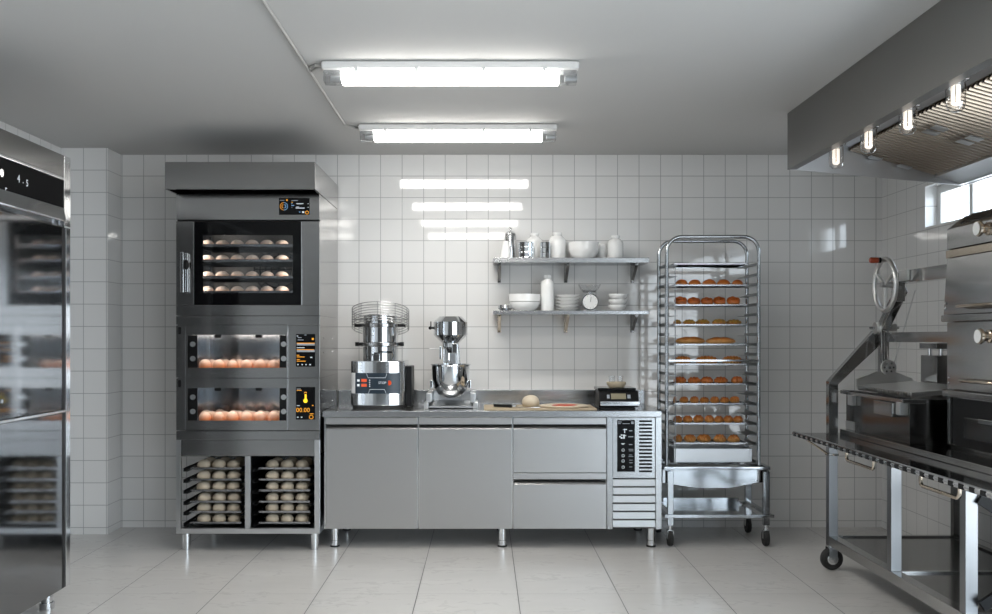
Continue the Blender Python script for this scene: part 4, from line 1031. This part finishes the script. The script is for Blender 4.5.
MB().box(HXR - .012, HXR, hye + .013, HY - .013, hz1, 2.60).build('wall_panel', M['hood_inner'], gh)
MB().prism([(2.66, 2.345), (2.68, 2.325), (HXR - .013, 2.30), (HXR - .013, hz1 + .004), (2.80, hz1 + .004), (2.78, 2.29), (2.655, 2.32)], 'Y', hye + .013, HY - .013).build('gutter', M['hood_inner'], gh)
MB().prism([(2.15, 2.495), (1.93, 2.60), (1.93, 2.61), (2.155, 2.505)], 'Y', hye + .013, HY - .013).build('upper_panel', M['hood_inner'], gh)
# baffle filters, three panels with ridges down the slope
fy = HY - .014; fw = .80
A = Vector((2.156, 0, 2.492)); B = Vector((2.654, 0, 2.350)); nrm = Vector((A.z - B.z, 0, B.x - A.x)).normalized() * -1
for k in range(3):
    ya, yb2 = fy - k * (fw + .004), fy - k * (fw + .004) - fw
    f = MB(); n = 18
    top, bot = [], []
    st = fw / n
    for i in range(n):
        y_ = ya - i * st
        for (dy, dn) in ((0, 0), (st * .15, .018), (st * .5, .018), (st * .65, 0)):
            top.append((A.x + nrm.x * dn, y_ - dy, A.z + nrm.z * dn)); bot.append((B.x + nrm.x * dn, y_ - dy, B.z + nrm.z * dn))
    tv = [f.bm.verts.new(p) for p in top]; bv = [f.bm.verts.new(p) for p in bot]
    up = Vector((-nrm.x, 0, -nrm.z)) * .02
    for i in range(len(tv) - 1): f.bm.faces.new((tv[i], tv[i + 1], bv[i + 1], bv[i]))
    tb = [f.bm.verts.new(v.co + up) for v in (tv[0], tv[-1], bv[-1], bv[0])]
    f.bm.faces.new(tb)
    bmesh.ops.recalc_face_normals(f.bm, faces=f.bm.faces)
    fo = f.build('baffle_filter', M['filter_steel'], gh)
    for q in (.27, .62):
        for yy in (ya - .045, yb2 + .045):
            c = A.lerp(B, q) + nrm * .024
            MB().bar((c.x - .035, yy, c.z + .0025), (c.x + .035, yy, c.z - .0165), .06, .006).build('handle', M['satin_steel'], fo)
# jar lamps
bxh = 1.886
for k in range(4):
    yy = -1.82 - .437 * k
    lp = thing('jar_lamp', ('clear jar lamp under the hood, farthest from camera', 'second clear jar lamp from the far end of the hood', 'third clear jar lamp from the far end of the hood', 'clear jar lamp under the hood, nearest the camera')[k], 'lamp', (bxh, yy, 2.41), 'jar lamps under the hood')
    MB().cyl((bxh, yy, 2.402), (bxh, yy, 2.440), .030).box(HX + .051, bxh - .02, yy - .014, yy + .014, 2.395, 2.412, .002).box(bxh + .02, bxh + .05, yy - .014, yy + .014, 2.405, 2.43, .004).build('mount', M['grill_dark'], lp)
    MB().lathe([(.033, 2.402), (.0375, 2.395), (.0375, 2.315), (.033, 2.293), (.020, 2.280), (0, 2.277)][::-1], (bxh, yy, 0), 28).build('glass_jar', M['jar_glass'], lp)
    b = MB()
    for dx in (-.011, .011): b.cyl((bxh + dx, yy, 2.308), (bxh + dx, yy, 2.385), .008, n=12)
    b.ell((bxh, yy, 2.308), .016, .008, .008).build('filament_tube', M['filament'], lp)
    MB().cyl((bxh, yy, 2.385), (bxh, yy, 2.4015), .018).build('socket', M['porcelain'], lp)

# ------------------------------------------------------------------ grill table on wheels
gt = thing('grill_table', 'steel wheeled table carrying the grill along the right wall', 'table', (2.4, -2.2, 0))
LX0, LX1 = 2.03, 2.083
RX0, RX1 = 2.765, 2.805
ZS = .807
legs_y = (-1.31, -2.177, -2.92, -3.45)
for yy in legs_y:
    MB().box(LX0, LX1, yy - .001, yy + .05, .146 if yy in (legs_y[0], legs_y[-1]) else .2075, .79, .002).build('leg', M['leg_steel'], gt)
    MB().box(RX0, RX1, yy - .001, yy + .04, .146, .79, .002).build('leg', M['grill_dark'], gt)
MB().box(LX0, LX1, legs_y[-1] + .051, legs_y[0] - .003, .150, .207, .002).build('lower_rail', M['grill_steel'], gt)
for yy in legs_y:
    MB().box(LX1 + .001, RX0 - .001, yy + .005, yy + .035, .175, .207, .002).build('cross_rail', M['grill_steel'], gt)
MB().box(RX0, RX1, legs_y[-1] + .05, legs_y[0] - .003, .165, .207, .002).build('lower_rail', M['grill_dark'], gt)
for y_a, y_b in zip(legs_y, legs_y[1:]):
    MB().box(LX1 + .001, RX0 - .001, y_b + .036, y_a + .004, .185, .197).build('lower_shelf', M['grill_dark'], gt)
for a, b in (((RX0 + .02, -2.90, .74), (RX0 + .02, -3.42, .24)), ((RX0 + .02, -2.90, .24), (RX0 + .02, -3.42, .74))):
    MB().bar(a, b, .03, .03).build('brace', M['grill_dark'], gt)
MB().bar((LX1, -2.93, .70), (RX0, -2.93, .25), .02, .045).build('brace', M['black'], gt)
MB().bar((LX1, -2.95, .25), (RX0, -2.95, .70), .02, .045).build('brace', M['black'], gt)
for xx in ((LX0 + LX1) / 2, (RX0 + RX1) / 2):
    for yy in (legs_y[0] + .03, legs_y[-1] + .03):
        c = MB().cyl((xx, yy, .1375), (xx, yy, .1455), .02).box(xx - .025, xx + .025, yy - .034, yy - .030, .06, .137).box(xx - .025, xx + .025, yy + .030, yy + .034, .06, .137).box(xx - .025, xx + .025, yy - .03, yy + .03, .1355, .1375).build('caster', M['bright_steel'], gt)
        MB().lathe([(.0, -.024), (.050, -.024), (.062, -.017), (.066, -.008), (.066, .008), (.062, .017), (.05, .024), (0, .024)], (xx, yy, .0675), 32, 'Y').build('wheel', M['black_rubber'], c)
        MB().lathe([(.0, -.028), (.024, -.028), (.032, -.0245), (.032, .0245), (.024, .028), (0, .028)], (xx, yy, .0675), 24, 'Y').cyl((xx, yy - .038, .0675), (xx, yy + .038, .0675), .007, n=10).build('hub', M['bright_steel'], c)
# work shelf in front of the grill
SX0 = 1.862
MB().box(SX0, 2.90 - .05, -3.50, -1.235, .79, ZS, .002).build('work_shelf', M['black_stone'], gt)
br = MB().cyl((SX0 - .006, -3.50, ZS - .006), (SX0 - .006, -1.225, ZS - .006), .0155, n=24).build('front_bar', M['chrome'], gt)
for k in range(27):
    yy = -1.27 - k * .083
    MB().box(SX0 - .0228, SX0 - .008, yy - .019, yy + .019, ZS - .017, ZS + .004, .002).build('bar_slot', M['black'], br)
for y_a, y_b in ((-1.98, -2.33), (-2.83, -3.17)):
    xx = SX0 + .02; r = .02
    MB().tube([(xx, y_a, .79), (xx, y_a, .755), (xx, y_a - .006, .744), (xx, y_a - .018, .738), (xx, y_b + .018, .738), (xx, y_b + .006, .744), (xx, y_b, .755), (xx, y_b, .79)], .0085, 10).build('pull_handle', M['warm_metal'], gt)
MB().tube([(1.888, -1.26, .788), (2.03, -1.285, .688), (2.06, -1.318, .685)], .006, 8).build('shelf_stay', M['warm_metal'], gt)
MB().box(2.026, 2.087, -1.316, -1.255, .678, .692, .002).build('stay_clip', M['grill_dark'], gt)

# ------------------------------------------------------------------ grill with crank wheel
gr = thing('charcoal_grill', 'open charcoal grill with a crank wheel on the wheeled table', 'grill', (2.4, -1.75, ZS))
ZG = ZS + .0015
y0g, y1g = -2.16, -1.262
xa, xb = 2.03, 2.085
# side frame: post and diagonal at the far end
def zz(py): return Z(py, -1.31)
gy0, gy1 = -1.31, -1.262
MB().prism([(xa, ZG), (xb, ZG), (xb, zz(384.4)), (2.334, zz(345)), (2.334, zz(330)), (2.296, zz(331)), (xa, zz(381.5))], 'Y', gy0, gy1, .002).build('end_frame', M['grill_steel'], gr)
MB().box(2.336, 2.375, gy0, gy1, ZG, zz(331), .002).build('rear_post', M['grill_steel'], gr)
MB().box(2.338, 2.372, -2.25, gy0 - .001, 1.349, 1.405, .002).build('side_bar', M['grill_steel'], gr)
# firebox and ledges
MB().box(2.092, 2.76, -3.40, gy0 - .004, ZS + .0005, ZG + .030, .003).build('back_ledge', M['grill_steel'], gt)
MB().box(2.13, 2.74, y0g, gy0 - .004, ZG + .0315, 1.045, .002).build('firebox', M['grill_dark'], gr)
MB().box(2.095, 2.74, y0g, gy0 - .004, 1.046, 1.066, .002).build('top_ledge', M['grill_steel'], gr)
MB().box(2.105, 2.129, -1.47, -1.40, .985, 1.045, .003).build('bracket', M['grill_plate'], gr)
MB().box(2.122, 2.129, -1.45, -1.33, ZG + .0315, ZG + .08, .001).build('end_plate', M['grill_plate'], gr)
gutter = MB().prism([(2.092, 1.068), (2.150, 1.066), (2.154, 1.0675), (2.150, 1.0685), (2.146, 1.068), (2.098, 1.0675), (2.090, 1.072), (2.086, 1.072)], 'Y', -2.13, -1.375).build('grease_gutter', M['black'], gr)
MB().box(2.07, 2.128, -2.09, -1.86, .97, 1.044, .004).build('grease_box', M['grill_steel'], gr)
MB().box(2.085, 2.128, -2.15, -2.10, .985, 1.05, .003).build('bracket', M['grill_plate'], gr)
# grate: V channels seen end on
n = 23; ga, gb = -1.405, -2.125; st = (gb - ga) / n
xg0, xg1 = 2.158, 2.48; zg0, zg1 = 1.094, 1.120
gt_ = MB().prism([(xg0, zg0 + .0005), (xg1, zg1 + .0005), (xg1, zg1 + .004), (xg0, zg0 + .004)], 'Y', gb, ga).build('grate', M['grill_plate'], gr)
for i in range(n):
    ya, yb2, ym_ = ga + i * st + st * .12, ga + i * st + st * .88, ga + (i + .5) * st
    b = MB(); P = [(xg0, ya, zg0), (xg0, yb2, zg0), (xg0, ym_, zg0 - .022), (xg1, ya, zg1), (xg1, yb2, zg1), (xg1, ym_, zg1 - .022)]
    v = [b.bm.verts.new(p) for p in P]
    for f in ((0, 1, 2), (3, 5, 4), (0, 3, 4, 1), (1, 4, 5, 2), (2, 5, 3, 0)): b.bm.faces.new([v[q] for q in f])
    bmesh.ops.recalc_face_normals(b.bm, faces=b.bm.faces)
    b.build('grate_channel', M['grill_plate'], gt_)
MB().prism([(2.156, zz(386.2)), (2.156, zz(378.5)), (2.27, zz(371.2)), (2.385, zz(371.2)), (2.482, zz(378)), (2.482, zz(383.5))], 'Y', -1.402, -1.392).build('hanger_plate', M['grill_plate'], gr)
# chain block: pulleys, cable, post, crank
def pulley(x, y, z, r, name='pulley'):
    b = MB().lathe([(0, -.008), (r, -.008), (r * .93, -.002), (r * .93, .002), (r, .008), (0, .008)], (x, y, z), 28, 'Y')
    o = b.build(name, M['grill_plate'], gr)
    m = MB().cyl((x, y - .022, z), (x, y + .014, z), r * .2, n=12)
    for k in range(6): a = k * PI / 3; m.cyl((x + r * .6 * math.cos(a), y - .010, z + r * .6 * math.sin(a)), (x + r * .6 * math.cos(a), y - .0075, z + r * .6 * math.sin(a)), r * .14, n=10)
    m.build('pulley_hub', M['chrome'], o)
pulley(2.330, -1.43, Z(367.4, -1.43), .043)
MB().lathe([(0, -.01), (.036, -.01), (.032, -.002), (.032, .002), (.036, .01), (0, .01)], (2.29, -1.36, Z(328, -1.36)), 28, 'X').build('sheave', M['grill_plate'], gr)
MB().box(2.303, 2.40, -1.385, -1.335, Z(331.5, -1.36), Z(324, -1.36), .003).build('axle_block', M['grill_plate'], gr)
MB().cyl((2.25, -1.36, Z(328, -1.36)), (2.303, -1.36, Z(328, -1.36)), .007).cyl((2.40, -1.36, Z(327.6, -1.36)), (2.42, -1.36, Z(327.6, -1.36)), .008).build('axle', M['chrome'], gr)
MB().box(2.325, 2.352, -1.39, -1.375, Z(363, -1.38), Z(324, -1.36), .002).build('lift_post', M['grill_steel'], gr)
MB().bar((2.325, -1.36, 1.425), (2.335, -1.60, 1.65), .05, .06, .004).build('crank_post', M['grill_steel'], gr)
wc = Vector((2.23, -1.624, 1.667)); R = .142
MB().cyl((2.295, -1.43, Z(362, -1.43)), (2.30, -1.40, 1.44), .0022, n=6).cyl((2.365, -1.43, Z(362, -1.43)), (2.40, -1.62, 1.64), .0022, n=6).cyl((2.30, -1.38, 1.44), (2.30, -1.62, 1.64), .0022, n=6).build('cable', M['satin_steel'], gr)
MB().box(2.268, 2.33, -1.655, -1.60, 1.575, 1.735, .004).build('gear_block', M['grill_steel'], gr)
MB().cyl((2.268, -1.657, 1.72), (2.285, -1.675, 1.72), .012).cyl((2.30, -1.668, 1.715), (2.30, -1.656, 1.715), .010).cyl((2.29, -1.68, 1.65), (2.29, -1.656, 1.65), .010).build('bolt', M['chrome'], gr)
MB().box(2.30, 2.36, -2.22, -1.656, 1.672, 1.742, .003).build('crank_arm', M['grill_steel'], gr)
MB().box(2.285, 2.299, -1.78, -1.66, 1.685, 1.745, .004).build('arm_plate', M['grill_plate'], gr)
wh = MB().tube([(wc.x, wc.y + R * math.cos(a * 2 * PI / 40), wc.z + R * math.sin(a * 2 * PI / 40)) for a in range(40)], .0135, 12, True).build('crank_wheel', M['grill_plate'], gr)
b = MB().cyl((wc.x - .02, wc.y, wc.z), (2.267, wc.y, wc.z), .016)
for k in range(3):
    a = -PI / 2 + k * 2 * PI / 3
    b.cyl((wc.x, wc.y, wc.z), (wc.x, wc.y + (R - .008) * math.cos(a), wc.z + (R - .008) * math.sin(a)), .008, n=10)
b.build('spokes', M['grill_plate'], wh)
ga_ = math.radians(80); gp_ = Vector((wc.x, wc.y + R * math.cos(ga_), wc.z + R * math.sin(ga_)))
MB().cyl((gp_.x - .014, gp_.y, gp_.z), (gp_.x - .026, gp_.y, gp_.z), .016).build('grip_collar', M['black'], wh)
MB().lathe([(0, 0), (.013, 0), (.0165, .006), (.0165, .044), (.013, .048), (0, .048)][::-1], (gp_.x - .075, gp_.y, gp_.z), 20, 'X').build('grip', M['red_grip'], wh)
# charcoal chute behind the grate
MB().box(2.52, 2.70, -1.62, -1.42, 1.0675, Z(355, -1.42), .003).build('chute', M['grill_steel'], gr)
MB().box(2.515, 2.705, -1.625, -1.415, Z(348.6, -1.42), Z(343, -1.42), .003).build('chute_lid', M['grill_steel'], gr)
for px in (2.565, 2.63): MB().cyl((px, -1.44, Z(355, -1.42)), (px, -1.44, Z(348.6, -1.42)), .012).build('lid_post', M['chrome'], gr)

# ------------------------------------------------------------------ charcoal oven
ov = thing('charcoal_oven', 'two-door charcoal oven with round knobs at the right edge', 'oven', (2.5, -2.8, ZS))
QX = 2.27; qy1, qy0 = -2.258, -3.25
MB().box(QX + .03, 2.80, qy0, qy1, ZG + .045, 1.80, .003).build('body', M['grill_steel'], ov)
MB().box(QX + .02, 2.755, qy0, qy1, ZG + .031, ZG + .044, .002).build('base_plinth', M['grill_dark'], ov)
MB().prism([(QX + .02, 1.801), (QX, 1.806), (QX, 1.905), (QX + .09, 1.972), (2.80, 2.02), (2.80, 1.801)], 'Y', qy0, qy1, .002).build('cap', M['grill_steel'], ov)
b = MB()
for k in range(22):
    yy = qy1 - .09 - k * .04
    b.bar((QX + .025, yy, 1.925), (QX + .09, yy, 1.973), .018, .008)
b.build('vent_louvers', M['grill_dark'], ov)
MB().box(QX - .006, QX + .03, qy0, qy1 + .002, 1.763, 1.80, .003).build('ledge', M['warm_metal'], ov)
def odoor(zb, zt, name, lean, knob_z, hz):
    d = MB().prism([(QX - lean, zb), (QX + .028, zb), (QX + .028, zt), (QX, zt)], 'Y', qy0, qy1, .003).build(name, M['grill_steel'], ov)
    ky_ = ywhere(991, QX)
    if knob_z > 1.8:
        pass
    MB().lathe([(0, -.056), (.034, -.054), (.036, -.046), (.030, -.038), (.021, -.030), (.021, -.018), (.030, -.012), (.03, 0), (0, 0)], (QX - lean * .3 - .001, ky_, knob_z), 28, 'X').build('knob', M['warm_metal'], d)
    MB().lathe([(0, 0), (.030, 0), (.028, .004), (0, .005)][::-1], (QX - lean * .3 - .0620, ky_, knob_z), 28, 'X').build('knob_face', M['porcelain'], d)
    ya, yb2 = ywhere(966, QX), ywhere(1003, QX); xo = QX - lean - .002
    MB().tube([(xo, ya, hz), (xo - .03, ya - .01, hz), (xo - .045, ya - .05, hz), (xo - .05, (ya + yb2) / 2, hz), (xo - .045, yb2 + .05, hz), (xo - .03, yb2 + .01, hz), (xo, yb2, hz)], .008, 10).box(xo - .035, xo, ya - .12, ya - .08, hz - .004, hz + .004, .001).build('handle', M['warm_metal'], d)
    for z_ in (zb + .03, zb + .055): MB().ell((QX - lean - .001, qy1 - .02, z_), .004, .006, .006, 12, 8).build('rivet', M['bright_steel'], d)
odoor(1.487, 1.762, 'upper_door', .018, 1.863, 1.522)
odoor(1.125, 1.450, 'lower_door', .0, 1.381, 1.174)
MB().box(QX - .026, QX + .03, qy0, qy1 + .012, 1.452, 1.485, .006).build('ledge', M['grill_steel'], ov)
MB().box(QX - .02, QX + .03, qy0, qy1 + .012, 1.085, 1.122, .006).build('ledge', M['grill_steel'], ov)
MB().box(QX, QX + .028, qy1 - .03, qy1, ZG + .045, 1.084, .002).box(QX, QX + .028, qy0, qy0 + .03, ZG + .045, 1.084, .002).build('door_post', M['grill_steel'], ov)
ad = MB().box(QX + .012, QX + .029, qy0 + .032, qy1 - .032, ZG + .047, 1.082, .002).build('ash_door', M['black'], ov)
MB().box(QX + .0, QX + .0115, -2.9, -2.42, ZG + .09, 1.0, .003).build('ash_panel', M['grill_dark'], ad)
MB().box(QX - .04, QX - .001, -2.95, -2.63, .985, 1.01, .004).build('ash_handle', M['grill_steel'], ad)

# ------------------------------------------------------------------ light and camera
sc = bpy.context.scene
wd = bpy.data.worlds.new('sky'); sc.world = wd; wd.use_nodes = True
nt = wd.node_tree; bg = nt.nodes['Background']
tc = nd(nt, 'ShaderNodeTexCoord'); sp = nd(nt, 'ShaderNodeSeparateXYZ'); nt.links.new(tc.outputs['Generated'], sp.inputs[0])
mr = nd(nt, 'ShaderNodeMapRange'); nt.links.new(sp.outputs[2], mr.inputs[0]); mr.inputs[1].default_value = -0.1; mr.inputs[2].default_value = 0.6
nt.links.new(mixc(nt, mr.outputs[0], (0.90, 0.95, 1.0), (0.66, 0.83, 1.0)), bg.inputs[0])
bg.inputs[1].default_value = 5.2
for R in (W1, W2):
    l = bpy.data.lights.new('window_portal', 'AREA'); l.shape = 'RECTANGLE'; l.size = R[3] - R[2]; l.size_y = R[1] - R[0]
    l.cycles.is_portal = True
    o = bpy.data.objects.new('window_portal', l); COL.objects.link(o); o.location = (XR + .17, (R[0] + R[1]) / 2, (R[2] + R[3]) / 2); o.rotation_euler = (0, math.radians(90), 0)

cam = bpy.data.cameras.new('camera'); co = bpy.data.objects.new('camera', cam); COL.objects.link(co)
co.location = (0, -D, EYE); co.rotation_euler = (PI / 2, 0, 0)
cam.lens = 35; cam.sensor_width = 36; cam.shift_x = 12 / 992; cam.shift_y = 30 / 992; cam.clip_start = .05
sc.camera = co
vs = sc.view_settings
vs.view_transform = 'Standard'; vs.look = 'None'; vs.gamma = 1; vs.use_curve_mapping = False
vs.exposure = 0.12
sc.cycles.use_denoising = True
sc.cycles.max_bounces = 10; sc.cycles.diffuse_bounces = 5; sc.cycles.glossy_bounces = 6; sc.cycles.transparent_max_bounces = 16
sc.cycles.sample_clamp_indirect = 8
